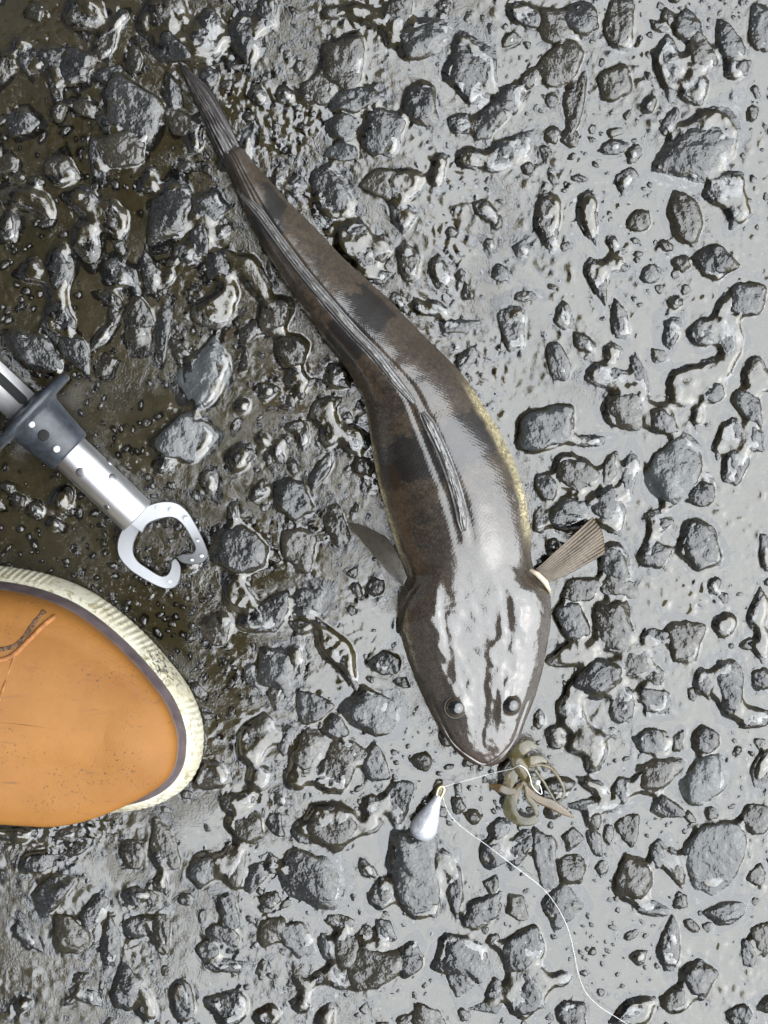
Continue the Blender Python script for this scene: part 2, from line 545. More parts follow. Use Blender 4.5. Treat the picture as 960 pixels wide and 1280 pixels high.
def stamp(x, y, a, b, rot, zc, c, H):
    rr = max(a, b) * 1.25
    i0, i1 = np.searchsorted(gx, [x - rr, x + rr])
    j0, j1 = np.searchsorted(gy, [y - rr, y + rr])
    if i1 <= i0 or j1 <= j0:
        return
    dx, dy = GX[j0:j1, i0:i1] - x, GY[j0:j1, i0:i1] - y
    ca, sa = math.cos(rot), math.sin(rot)
    u = ((dx * ca + dy * sa) / a + 1.25) / 2.5 * HN
    v = ((-dx * sa + dy * ca) / b + 1.25) / 2.5 * HN
    ok = (u >= 0) & (v >= 0) & (u < HN) & (v < HN)
    h = np.where(ok, H[np.clip(v, 0, HN - 1).astype(int), np.clip(u, 0, HN - 1).astype(int)], -9)
    h = np.where(h > -5, zc + c * h, -0.02)
    solid[j0:j1, i0:i1] = np.maximum(solid[j0:j1, i0:i1], h)


stone_data = []
for k, (cx, cy, ln, wd, ang) in enumerate(stones):
    big = min(ln, wd)
    a, b = ln * PX2 * 1.24, wd * PX2 * 1.24
    c = big * PX2 * rng.uniform(0.62, 0.85)
    c = min(c, 0.0062)
    zc = 0.0010 - c * rng.uniform(0.10, 0.38)
    x, y, _ = P(cx, cy, 0.002)
    rot = -R(ang) + rng.normal(0, 0.08)
    flip = rng.integers(0, 4) * math.pi / 2
    stone_data.append((x, y, a, b, c, zc, rot, int(rng.integers(0, 48)), (cx, cy)))
    stamp(x, y, a, b, rot, zc, c, rock_hm[stone_data[-1][7]])

# smaller stones in the gaps, then fine gravel
gravel = []


def scatter(count, r0, r1, power, clump, seed, sink):
    tries = n = 0
    while n < count and tries < count * 25:
        tries += 1
        x, y = rng.uniform(X0, X1), rng.uniform(Y0, Y1)
        r = r0 + (r1 - r0) * rng.random() ** power
        dens = 0.45 + clump * vnoise(np.array([x * 24]), np.array([y * 24]), seed)[0]
        if rng.random() > dens:
            continue
        ix, iy = int((x - X0) / CELL), int((y - Y0) / CELL)
        k = int(r * 0.35 / CELL)
        if solid[max(iy - k, 0):iy + k + 1, max(ix - k, 0):ix + k + 1].max() > -0.001:
            continue
        a, b, c = r * rng.uniform(0.95, 1.6), r * rng.uniform(0.7, 1.05), r * rng.uniform(0.6, 0.9)
        g = (x, y, a, b, c, 0.0006 - c * rng.uniform(*sink), rng.uniform(0, 6.28), int(rng.integers(0, 16)))
        gravel.append(g)
        stamp(x, y, a, b, g[6], g[5], c, small_hm[g[7]])
        n += 1


scatter(620, 0.0018, 0.0052, 1.5, 1.6, 91, (0.0, 0.35))
scatter(2600, 0.0006, 0.0019, 1.5, 1.6, 93, (0.1, 0.5))

edge = smooth(0, 0.03, np.minimum.reduce([GX - X0, X1 - GX, GY - Y0, Y1 - GY]))


def calm(x, y):
    """0 where the mud is churned (left), 1 where it lies flat and sandy (upper right)"""
    return smooth(-0.02, 0.12, x + 0.25 * y + 0.06 * fbm(x / 0.06, y / 0.06, 47, 2))


def base_height(x, y):
    k = 1 - 0.50 * calm(x, y)
    return -0.0016 + k * 0.0024 * fbm(x / 0.034, y / 0.034, 3, 2) + k * 0.0010 * fbm(x / 0.0095, y / 0.0095, 11, 2)


def smax(a, b, k):
    h = np.clip(0.5 + 0.5 * (a - b) / k, 0, 1)
    return b + (a - b) * h + k * h * (1 - h)


def level(x, y):
    return 0.0008 + 0.0006 * fbm(x / 0.12, y / 0.12, 41, 1)


occ = (solid > 0.0011).astype(float)
rough_edge = fbm(GX / 0.010, GY / 0.010, 71, 3)
mound = blur(occ, 3.2)
bank = base_height(GX, GY) + 0.0006 * fbm(GX / 0.0042, GY / 0.0042, 77, 2) + edge * (0.0039 * smooth(0.02, 0.85, mound + 0.30 * rough_edge * smooth(0.01, 0.15, mound)))
full = np.maximum(bank, solid)
near = blur(full, 1.6) - 0.0008            # the film climbs a little up every stone
film = smax(smax(level(GX, GY), blur(bank, 1.5), 0.0004), near, 0.0005)
grain = smooth(0.18, 0.42, vnoise(GX / 0.0016, GY / 0.0016, 81)) * smooth(-0.15, 0.25, fbm(GX / 0.022, GY / 0.022, 83, 2))
film += 0.00050 * blur(grain, 0.7) * (0.5 + calm(GX, GY))
film += 0.00016 * fbm(GX / 0.0026, GY / 0.0026, 61, 2) * smooth(-0.2, 0.3, fbm(GX / 0.03, GY / 0.03, 63, 2))
film += 0.00024 * fbm(GX / 0.0030, GY / 0.0030, 65, 3) * smooth(0.03, 0.35, mound)
mud = np.minimum(bank, film - 0.0004)


def big_grid(core_x, core_y, H, step, reach, outer):
    """core raster every `step` cells plus widening rings out to `reach`"""
    def ext(c):
        lo, hi, out_lo, out_hi, d = c[0], c[-1], [], [], (c[1] - c[0])
        while hi < reach:
            d *= 1.35
            hi += d; lo -= d
            out_hi.append(hi); out_lo.append(lo)
        return np.r_[out_lo[::-1], c, out_hi], len(out_lo)
    cx, cy = core_x[::step], core_y[::step]
    ex, nx = ext(cx)
    ey, ny = ext(cy)
    EX, EY = np.meshgrid(ex, ey)
    Z = outer(EX, EY)
    Z[ny:ny + len(cy), nx:nx + len(cx)] = H[::step, ::step]
    V = np.stack([EX, EY, Z], -1).reshape(-1, 3)
    return V, grid_faces(len(ey), len(ex))


def far_fade(x, y):
    return 1 / (1 + (np.hypot(x, y) / 1.5) ** 2)


V, F = big_grid(gx, gy, mud, 2, 60.0, lambda x, y: base_height(x, y) * far_fade(x, y))
ground = obj('ground', mesh_np('ground', V, F), M_MUD, kind='structure')
V, F = big_grid(gx, gy, film, 1, 1.6, level)
water = obj('water', mesh_np('water', V, F), M_WATER, kind='structure')

rank = np.argsort(np.argsort([-d[2] * d[3] for d in stone_data]))
rest = []
for k, (x, y, a, b, c, zc, rot, var, key) in enumerate(stone_data):
    if rank[k] >= 300:                                   # past 300 the smallest ones join the gravel
        rest.append((x, y, a, b, c, zc, rot, var))
        continue
    mi = 2 if key in LIGHT_STONES else (0 if rng.random() < 0.62 else 1)
    if (var, mi) not in rock_me:
        v, f = rocks[var]
        me = mesh_np('stone', v, f)
        me.materials.append(M_STONE[mi])
        rock_me[(var, mi)] = me
    o = obj('stone', rock_me[(var, mi)], None, ground)
    o.location = (x, y, zc)
    o.scale = (a, b, c)
    o.rotation_euler = (0, 0, rot)

small = [rock_mesh(500 + k, 3, 1.2) for k in range(16)]
tiny = [rock_mesh(500 + k, 2, 1.2) for k in range(16)]


def place(v, x, y, z, a, b, c, rot):
    v = v * np.array([a, b, c])
    ca, sa = math.cos(rot), math.sin(rot)
    return np.stack([v[:, 0] * ca - v[:, 1] * sa + x, v[:, 0] * sa + v[:, 1] * ca + y, v[:, 2] + z], 1)


parts = [(place(rocks[g[7]][0], g[0], g[1], g[5], g[2], g[3], g[4], g[6]), [rocks[g[7]][1]]) for g in rest]
for g in gravel:
    src = small if g[2] > 0.0022 else tiny
    parts.append((place(src[g[7]][0], g[0], g[1], g[5], g[2], g[3], g[4], g[6]), [src[g[7]][1]]))
for k in range(2600):                                    # the same stony ground goes on outside the frame
    while True:
        x, y = rng.uniform(-0.65, 0.65), rng.uniform(-0.70, 0.70)
        if not (X0 < x < X1 and Y0 < y < Y1):
            break
    r = 0.003 + 0.009 * rng.random() ** 1.6
    parts.append((place(tiny[int(rng.integers(0, 16))][0], x, y, 0.0008 - r * 0.15, r * rng.uniform(0.9, 1.4), r * rng.uniform(0.7, 1), r * 0.6, rng.uniform(0, 6.28)), [tiny[0][1]]))
v, f = join(parts)
gr = obj('gravel', mesh_np('gravel', v, np.concatenate(f)), M_GRAVEL, ground, kind='stuff')

# ------------------------------------------------------------------ the photographer, standing at the left; the water mirrors the dark clothes
def skin_mesh(name, verts, edges, radii, root):
    me = bpy.data.meshes.new(name)
    me.from_pydata(verts, edges, [])
    o = bpy.data.objects.new(name, me)
    C.objects.link(o)
    md = o.modifiers.new('skin', 'SKIN')
    md.use_smooth_shade = True
    lay = me.skin_vertices[0].data
    for k, r in enumerate(radii):
        lay[k].radius = r if isinstance(r, tuple) else (r, r)
        lay[k].use_root = (k == root)
    sb = o.modifiers.new('subsurf', 'SUBSURF')
    sb.levels = sb.render_levels = 2
    return o


def mat_cloth(name, col, scale=900):
    t = NT(name)
    co = t.coord('Object')
    n = t.noise(co, 8, 4)
    c = t.mix(t.ramp(n, [(0.3, 0.0), (0.7, 1.0)]), tuple(v * 0.75 for v in col), tuple(v * 1.2 for v in col))
    t.pbr(c, 0.85, 1.4, normal=t.bump(t.math('ADD', t.noise(co, 14, 4), t.math('MULTIPLY', t.noise(co, scale, 2), 0.02)), 0.03, 0.6))
    return t.m


def mat_skin():
    t = NT('skin')
    t.pbr(t.ramp(t.noise(t.coord(), 30, 3), [(0.3, (0.34, 0.19, 0.13)), (0.7, (0.42, 0.25, 0.18))]), 0.5, 1.4, sss=0.1)
    return t.m


person = thing('person', 'person in dark jacket and trousers leaning over to take the picture', 'person', (-0.42, 0.12, 0))
M_SKIN = mat_skin()
body = skin_mesh('body', [(-0.25, 0.125, 1.42), (-0.21, 0.125, 1.50), (-0.145, 0.125, 1.555), (-0.10, 0.125, 1.62), (-0.075, 0.125, 1.53), (-0.155, 0.045, 1.56), (-0.155, 0.205, 1.56)],
                 [(0, 1), (1, 2), (2, 3), (2, 4), (2, 5), (2, 6)], [0.06, 0.055, 0.085, 0.06, 0.018, 0.02, 0.02], 2)
trousers = skin_mesh('trousers', [(-0.43, 0.125, 0.98), (-0.43, 0.02, 0.90), (-0.275, -0.06, 0.50), (-0.315, -0.088, 0.09), (-0.43, 0.23, 0.90), (-0.34, 0.27, 0.50), (-0.40, 0.28, 0.08)],
                     [(0, 1), (1, 2), (2, 3), (0, 4), (4, 5), (5, 6)], [0.14, 0.105, 0.078, 0.062, 0.105, 0.078, 0.062], 0)
jacket = skin_mesh('jacket', [(-0.43, 0.125, 0.93), (-0.38, 0.125, 1.15), (-0.32, 0.125, 1.32), (-0.255, 0.125, 1.43),
                              (-0.29, -0.09, 1.38), (-0.25, -0.26, 1.18), (-0.06, 0.00, 1.10), (-0.29, 0.34, 1.38), (-0.25, 0.50, 1.18), (-0.06, 0.16, 1.10)],
                   [(0, 1), (1, 2), (2, 3), (2, 4), (4, 5), (5, 6), (2, 7), (7, 8), (8, 9)],
                   [(0.22, 0.16), (0.23, 0.16), (0.23, 0.15), 0.085, 0.10, 0.085, 0.055, 0.10, 0.085, 0.055], 1)
cap = skin_mesh('cap', [(-0.165, 0.125, 1.585), (-0.12, 0.125, 1.645), (-0.03, 0.125, 1.60)], [(0, 1), (1, 2)], [0.098, 0.075, (0.075, 0.012)], 0)


def hand(side, y):
    x, z = -0.045, 1.085
    vs = [(x, y, z), (x + 0.035, y + 0.004 * side, z - 0.012), (x + 0.07, y + 0.008 * side, z - 0.02)]
    es, rs = [(0, 1), (1, 2)], [0.022, (0.032, 0.016), (0.034, 0.013)]
    for k in range(4):
        yy = y + side * (0.03 - 0.02 * k)
        ln = (0.030, 0.036, 0.033, 0.026)[k]
        vs += [(x + 0.078, yy, z - 0.022), (x + 0.078 + ln, yy, z - 0.030), (x + 0.074 + ln * 1.4, yy, z - 0.046)]
        n = len(vs)
        es += [(2, n - 3), (n - 3, n - 2), (n - 2, n - 1)]
        rs += [0.009, 0.008, 0.007]
    vs += [(x + 0.045, y - side * 0.035, z - 0.02), (x + 0.075, y - side * 0.05, z - 0.03)]
    es += [(1, len(vs) - 2), (len(vs) - 2, len(vs) - 1)]
    rs += [0.010, 0.009]
    return skin_mesh('hand', vs, es, rs, 1)


hands = [hand(-1, -0.005), hand(1, 0.165)]
for o, m in ((body, M_SKIN), (hands[0], M_SKIN), (hands[1], M_SKIN), (trousers, mat_cloth('dark_trousers', (0.025, 0.026, 0.03))),
             (jacket, mat_cloth('dark_jacket', (0.018, 0.017, 0.016))), (cap, mat_cloth('dark_cap', (0.02, 0.02, 0.02)))):
    o.data.materials.append(m)
under(person, body, trousers, jacket, cap, *hands)

# ------------------------------------------------------------------ the flathead fish
FZ = 0.0045                                # the belly lies on the stone tops
fish = thing('flathead_fish', 'long brown flathead fish with dark saddle bands lying belly down on the wet stones', 'fish', P(570, 640, 0))
# s, left outline px, right outline px, height, ridge place (0 left .. 1 right), squareness
ST = [
    (0.000, 592, 956, 618, 957, 0.0060, 0.50),
    (0.012, 581, 949, 631, 950, 0.0085, 0.50),
    (0.035, 565, 934, 645, 931, 0.0120, 0.50),
    (0.070, 548, 909, 657, 902, 0.0160, 0.50),
    (0.110, 530, 874, 672, 862, 0.0205, 0.50),
    (0.160, 511, 828, 683, 815, 0.0240, 0.50),
    (0.205, 499, 784, 689, 770, 0.0270, 0.50),
    (0.240, 497, 752, 686, 737, 0.0285, 0.50),
    (0.258, 502, 736, 671, 717, 0.0290, 0.50),
    (0.275, 507, 722, 665, 700, 0.0300, 0.50),
    (0.310, 498, 691, 664, 664, 0.0320, 0.50),
    (0.365, 483, 641, 654, 609, 0.0330, 0.50),
    (0.425, 470, 590, 631, 551, 0.0325, 0.48),
    (0.475, 463, 545, 605, 507, 0.0315, 0.46),
    (0.525, 456, 505, 575, 464, 0.0300, 0.44),
    (0.575, 438, 468, 527, 416, 0.0280, 0.40),
    (0.640, 410, 430, 481, 369, 0.0250, 0.36),
    (0.705, 375, 381, 434, 327, 0.0220, 0.35),
    (0.770, 345, 335, 396, 287, 0.0185, 0.36),
    (0.835, 318, 290, 359, 250, 0.0155, 0.38),
    (0.885, 302, 254, 336, 224, 0.0135, 0.40),
    (0.930, 290, 226, 317, 203, 0.0120, 0.45),
    (0.970, 281, 207, 305, 187, 0.0105, 0.50),
    (1.000, 277, 199, 297, 182, 0.0085, 0.50),
]
NS, NU = 420, 150
sv = np.linspace(0, 1, NS)
sv = np.where(sv < 0.12, sv, sv)
kv = interp_curve(np.array(ST), sv)
zm = FZ + 0.40 * kv[:, 4]                  # height of the widest line, used to undo the perspective
kp = (CAM_H - zm) / CAM_H
Lp = np.stack([(kv[:, 0] - 480) * S * kp, (640 - kv[:, 1]) * S * kp], 1)
Rp = np.stack([(kv[:, 2] - 480) * S * kp, (640 - kv[:, 3]) * S * kp], 1)
Hh, rid = kv[:, 4] * (1 - 0.22 * smooth(0.9, 0.5, sv)), kv[:, 5]
ang = np.linspace(0, 2 * math.pi, NU, endpoint=False)      # 0 = right edge, pi/2 = back, pi = left edge
AA, SS = np.meshgrid(ang, sv)
uu = np.cos(AA)                                             # +1 right, -1 left
top = np.sin(AA) >= 0
hk = smooth(0.30, 0.20, SS)                                 # 1 on the head
prof = np.abs(np.sin(AA))
# back: flattened on the head, roof-like along the body
pw = 2.3 + 2.0 * hk
roof = 1 - np.power(np.abs(uu), pw)
z0_ = 0.40 + 0.08 * hk
z_top = z0_ + (1 - z0_) * roof
z_bot = z0_ * (1 - np.power(prof, 0.55))
ZZ = np.where(top, z_top, z_bot) * Hh[:, None] + FZ
# lateral position with the ridge shifted
wpos = 0.5 + 0.5 * uu * np.where(top, 1.0, 0.94)
sh = (rid[:, None] - 0.5)
wpos = wpos + np.where(top, sh * np.power(prof, 1.5), 0)
XX = Lp[:, 0:1] * (1 - wpos) + Rp[:, 0:1] * wpos
YY = Lp[:, 1:2] * (1 - wpos) + Rp[:, 1:2] * wpos


def gb(x, c, w):
    return np.exp(-((x - c) / w) ** 2)


ut = np.where(top, uu, np.sign(uu))
m = np.where(top, 1.0, 0.0)
dz = np.zeros_like(ZZ)
hn = fbm(XX / 0.014, YY / 0.014, 23, 3)
# bony ridges of the head, gill cover step, eye sockets, lip line
stri = fbm(ut * 8.0, SS * 22, 29, 4, 0.6)
dz += hk * 0.0009 * np.maximum(stri - 0.02, 0) * smooth(0.9, 0.6, np.abs(ut)) * smooth(0.03, 0.09, SS)
for sgn in (-1, 1):
    dz += hk * 0.00032 * gb(ut + 0.25 * hn, sgn * (0.20 + 0.8 * (SS - 0.09)), 0.035) * smooth(0.075, 0.11, SS) * smooth(0.27, 0.23, SS)
    dz += hk * 0.00055 * (0.7 + 1.6 * hn) * gb(ut + 0.2 * hn, sgn * (0.50 + 0.45 * (SS - 0.09)), 0.05) * smooth(0.09, 0.13, SS) * smooth(0.25, 0.21, SS)
    op = 0.272 - 0.045 * (np.abs(ut) - 0.55) ** 2 * 8
    dz += 0.0013 * smooth(0.006, -0.002, SS - op) * smooth(0.38, 0.5, sgn * ut) * hk * smooth(0.14, 0.22, SS)
    dz += 0.0016 * np.exp(-(((ut - sgn * 0.40) / 0.17) ** 2 + ((SS - 0.094) / 0.020) ** 2))
dz -= 0.00022 * gb(ut + 0.3 * hn, 0.05, 0.05) * hk * smooth(0.02, 0.05, SS)
rim = np.sqrt((np.abs(ut) * 1.0) ** 2 + (np.maximum(0.05 - SS, 0) / 0.05) ** 2 * 0.9)
dz -= 0.0009 * gb(rim, 0.86, 0.035) * hk * smooth(0.12, 0.08, SS)
dz += hk * 0.0005 * fbm(XX / 0.006, YY / 0.006, 21, 3)
dz += (1 - hk) * 0.0006 * fbm(XX / 0.012, YY / 0.012, 27, 2) * np.where(SS > 0.97, 0, 1)
# shallow furrow either side of the dorsal fins
dz -= (1 - hk) * 0.0007 * (gb(ut, 0.11, 0.05) + gb(ut, -0.11, 0.05)) * smooth(0.29, 0.33, SS)
ZZ = ZZ + dz * m
V = np.stack([XX, YY, ZZ], -1).reshape(-1, 3)
F = [grid_faces(NS, NU, True)]
c0, c1 = V[:NU].mean(0), V[-NU:].mean(0)
nV = len(V)
V = np.r_[V, [c0], [c1]]
j = np.arange(NU)
F.append(np.stack([np.full(NU, nV), (j + 1) % NU, j], 1))
F.append(np.stack([np.full(NU, nV + 1), (NS - 1) * NU + j, (NS - 1) * NU + (j + 1) % NU], 1))
fish_me = mesh_np('body', V, F)
# skin pigment: mottled brown, black saddles, cream belly, reddish snout
n1 = fbm(XX / 0.010, YY / 0.010, 51, 4, 0.6)
n2 = fbm(XX / 0.0028, YY / 0.0028, 57, 3, 0.6)
brown = np.array([0.0150, 0.0098, 0.0058])
pale = np.array([0.062, 0.042, 0.024])
dark = np.array([0.0018, 0.0017, 0.0017])
olive = np.array([0.018, 0.013, 0.0085])
mixv = np.clip(0.30 + 0.7 * n1 + 1.0 * n2, 0, 1)[..., None]
col = brown * (1 - mixv) + pale * mixv
flank = smooth(0.45, 0.95, np.abs(ut))[..., None]
col = col * (1 - 0.35 * flank) + np.array([0.060, 0.047, 0.033]) * 0.35 * flank
hk3 = hk[..., None]
headc = olive * (1 - mixv) + np.array([0.050, 0.036, 0.023]) * mixv
col = col * (1 - hk3) + headc * hk3
bandv = np.zeros_like(SS)
sw = SS + 0.018 * n1 + 0.010 * n2 - 0.012 * ut
for c, w, a in ((0.432, 0.030, 0.95), (0.345, 0.020, 0.45), (0.515, 0.018, 0.45), (0.632, 0.034, 1.0), (0.835, 0.026, 1.0), (0.735, 0.012, 0.3), (0.30, 0.022, 0.4)):
    bandv = np.maximum(bandv, a * smooth(w * 1.12, w * 0.90, np.abs(sw - c)))
bandv *= smooth(1.0, 0.85, np.abs(ut)) * (1 - hk)
bandv = np.clip(bandv + (1 - hk) * 0.25 * smooth(0.10, 0.35, n1), 0, 1)[..., None]
col = col * (1 - bandv) + dark * bandv
snout = smooth(0.075, 0.01, SS)[..., None]
col = col * (1 - 0.75 * snout) + np.array([0.075, 0.036, 0.026]) * 0.75 * snout
cream = smooth(np.where(ut > 0, 0.84, 0.92) + 0.05 * n1, np.where(ut > 0, 0.93, 0.99), np.abs(ut)) * smooth(0.28, 0.33, SS) * smooth(0.53, 0.47, SS)
cream = np.where(top, cream, smooth(0.26, 0.30, SS))
col = col * (1 - cream[..., None]) + (np.array([0.46, 0.40, 0.23]) * (0.9 + 0.4 * n2[..., None])) * cream[..., None]
tailc = smooth(0.90, 0.99, SS)[..., None]
col = col * (1 - 0.6 * tailc) + np.array([0.05, 0.042, 0.038]) * 0.6 * tailc
point_color(fish_me, 'pigment', np.clip(np.r_[col.reshape(-1, 3), col.reshape(-1, 3)[:1], col.reshape(-1, 3)[-1:]], 0.003, 1))
set_uv(fish_me, np.r_[np.stack([SS * 0.345, (ut * 0.5) * 0.062], -1).reshape(-1, 2), [[0, 0]], [[0.345, 0]]])


def mat_fish():
    t = NT('fish_skin')
    at = t.n('ShaderNodeAttribute', attribute_name='pigment')
    co = t.coord('Object')
    sp = t.noise(co, 1500, 3, 0.65)
    col = t.mix(t.ramp(sp, [(0.46, 0.0), (0.62, 0.75)]), at.outputs['Color'], (0.014, 0.010, 0.007))
    sp2 = t.noise(co, 800, 2, 0.6)
    lum = t.n('ShaderNodeRGBToBW')
    t.l(at.outputs['Color'], lum.inputs[0])
    col = t.mix(t.math('MULTIPLY', t.ramp(sp2, [(0.55, 0.0), (0.70, 0.55)]), t.ramp(lum.outputs[0], [(0.0035, 0.0), (0.012, 1.0)])), col, (0.048, 0.035, 0.022))
    mot = t.noise(co, 620, 5, 0.72)
    col = t.mix(t.math('MULTIPLY', t.ramp(mot, [(0.47, 0.0), (0.60, 0.75)]), t.ramp(lum.outputs[0], [(0.0035, 0.03), (0.010, 1.0)])), col, (0.056, 0.040, 0.024))
    net = t.voro(co, 950, 'DISTANCE_TO_EDGE')
    uv = t.coord('UV')
    sep = t.n('ShaderNodeSeparateXYZ')
    t.l(uv, sep.inputs[0])
    u, v = sep.outputs[0], sep.outputs[1]
    head = t.ramp(u, [(0.085, 0.75), (0.11, 0.25)])
    col = t.mix(t.math('MULTIPLY', t.ramp(net, [(0.05, 1.0), (0.20, 0.0)]), head), col, (0.012, 0.008, 0.005))
    col = t.mix(t.math('MULTIPLY', t.ramp(net, [(0.22, 0.0), (0.40, 0.6)]), t.ramp(u, [(0.085, 0.8), (0.11, 0.0)])), col, (0.075, 0.053, 0.033))
    k = 2 * math.pi / 0.0017
    a = t.math('SINE', t.math('MULTIPLY', u, k * 0.9))
    b = t.math('SINE', t.math('MULTIPLY', v, k * 0.9))
    scales = t.math('MULTIPLY', a, b)
    body_mask = t.math('MULTIPLY', t.ramp(u, [(0.085, 0.0), (0.115, 1.0)]), 1.0)
    h = t.math('ADD', t.math('MULTIPLY', t.math('MULTIPLY', scales, body_mask), 0.000014),
               t.math('ADD', t.math('MULTIPLY', t.noise(co, 1700, 2, 0.6), 0.000034), t.math('MULTIPLY', t.noise(co, 260, 3, 0.6), 0.00019)))
    nb = t.bump(h, 1.0, 1.0)
    rough = t.math('ADD', t.math('MULTIPLY', body_mask, 0.06), 0.035)
    bs = t.pbr(col, 0.55, 1.35, 1.0, rough, FILM_IOR, normal=nb, coat_normal=nb, sss=0.0)
    t.l(t.math('ADD', t.math('MULTIPLY', body_mask, -0.22), FILM_IOR - 0.15), bs.inputs['Coat IOR'])
    return t.m


def mat_fin(name, c0, c1, scale=1.0, alpha=0.9, gloss=1.55):
    t = NT(name)
    uv = t.coord('UV')
    sep = t.n('ShaderNodeSeparateXYZ')
    t.l(uv, sep.inputs[0])
    co = t.coord('Object')
    st = t.math('SINE', t.math('MULTIPLY', sep.outputs[1], 2 * math.pi * scale))
    col = t.mix(t.math('ADD', t.math('MULTIPLY', st, 0.5), 0.5), c0, c1)
    col = t.mix(t.ramp(t.noise(co, 500, 3), [(0.45, 0.0), (0.65, 0.5)]), col, tuple(v * 0.35 for v in c0))
    nb = t.bump(t.math('ADD', t.math('MULTIPLY', st, 0.5), t.math('MULTIPLY', t.noise(co, 900, 2), 0.5)), 0.0003, 0.8)
    t.pbr(col, 0.4, 1.3, 1.0, 0.18, gloss, normal=nb, coat_normal=nb, alpha=alpha)
    return t.m


M_FISH = mat_fish()
M_FINP = mat_fin('fin_membrane', (0.050, 0.035, 0.019), (0.135, 0.100, 0.062), 12, 0.96, 1.3)
M_FINPD = mat_fin('dark_fin_membrane', (0.014, 0.012, 0.010), (0.085, 0.072, 0.055), 12, 1.0, 1.3)
M_FIND = mat_fin('dorsal_membrane', (0.035, 0.032, 0.03), (0.15, 0.15, 0.15), 4, 1.0)
M_FINT = mat_fin('tail_membrane', (0.014, 0.011, 0.011), (0.045, 0.038, 0.037), 8, 1.0, 1.45)
fbody = obj('body', fish_me, M_FISH)
parts_f = [fbody]


def back_at(s, u):
    """point on the back of the fish for length s and side u"""
    a = math.acos(max(-1, min(1, u)))
    i = min(NS - 1, max(0, int(round(s * (NS - 1)))))
    jj = int(round(a / (2 * math.pi) * NU)) % NU
    return V[i * NU + jj]


def slab(name, lines, thick, m, corrug=0.0, rays=12, nu=28, nv=49, lift=None):
    """thin fin through cross lines from its base to its edge (lists of world points), with real thickness and raised rays"""
    LL = np.array([spline(a_, nv) for a_ in lines])
    kk_ = np.linspace(0, 1, len(lines))
    G = interp_curve(np.c_[kk_, LL.reshape(len(lines), -1)], np.linspace(0, 1, nu)).reshape(nu, nv, 3)
    vv = np.linspace(0, 1, nv)
    G[..., 2] += corrug * np.sin(vv * 2 * math.pi * rays)[None, :] * np.linspace(0.3, 1, nu)[:, None]
    if lift is not None:
        G[..., 2] += lift(np.linspace(0, 1, nu)[:, None], vv[None, :])
    lo = G.copy(); lo[..., 2] -= thick
    n = nu * nv
    VV = np.concatenate([G.reshape(-1, 3), lo.reshape(-1, 3)])
    Fq = grid_faces(nu, nv)
    rim_i = np.r_[np.arange(nv), np.arange(1, nu) * nv + nv - 1, (nu - 1) * nv + np.arange(nv - 2, -1, -1), np.arange(nu - 2, 0, -1) * nv]
    r2 = np.roll(rim_i, -1)
    side = np.stack([rim_i, r2, r2 + n, rim_i + n], 1)
    me = mesh_np(name, VV, [Fq[:, ::-1], Fq + n, side])
    uvg = np.stack(np.meshgrid(vv, np.linspace(0, 1, nu)), -1)[..., ::-1].reshape(-1, 2)
    set_uv(me, np.r_[uvg, uvg])
    o = obj(name, me, m)
    parts_f.append(o)
    return o


# pectoral fins: right one spread, left one half folded
slab('pectoral_fin', [[P(664, 717, 0.016), P(672, 722, 0.016), P(680, 731, 0.015)],
                      [P(700, 684, 0.016), P(712, 697, 0.015), P(714, 716, 0.013)],
                      [P(741, 646, 0.013), P(754, 668, 0.012), P(756, 692, 0.010)]], 0.0005, M_FINP, 0.0005, 12,
     lift=lambda f, v: 0.003 * f * (1 - f) + 0.0008 * np.sin(9 * v + 5 * f) * f)
slab('pectoral_fin', [[P(511, 740, 0.018), P(505, 732, 0.020), P(509, 722, 0.020)],
                      [P(474, 702, 0.017), P(482, 696, 0.018), P(497, 692, 0.017)],
                      [P(432, 652, 0.013), P(452, 656, 0.014), P(484, 672, 0.014)]], 0.0005, M_FINPD, 0.0006, 12,
     lift=lambda f, v: 0.004 * f * (1 - f) + 0.0008 * np.sin(8 * v + 4 * f) * f)
# fleshy pale lobe where the right fin joins
v, f = tube_mesh([P(662, 712, 0.019), P(672, 718, 0.019), P(682, 728, 0.018), P(688, 741, 0.015)], [0.0008, 0.0013, 0.0014, 0.0006], 10)
M_CREAM = None
t = NT('cream_skin')
t.pbr(t.ramp(t.noise(t.coord(), 300, 3), [(0.35, (0.42, 0.33, 0.22)), (0.65, (0.55, 0.48, 0.36))]), 0.4, 1.4, 0.8, 0.1, 1.5)
M_CREAM = t.m
parts_f.append(obj('fin_base', mesh_np('fin_base', v, f), M_CREAM))


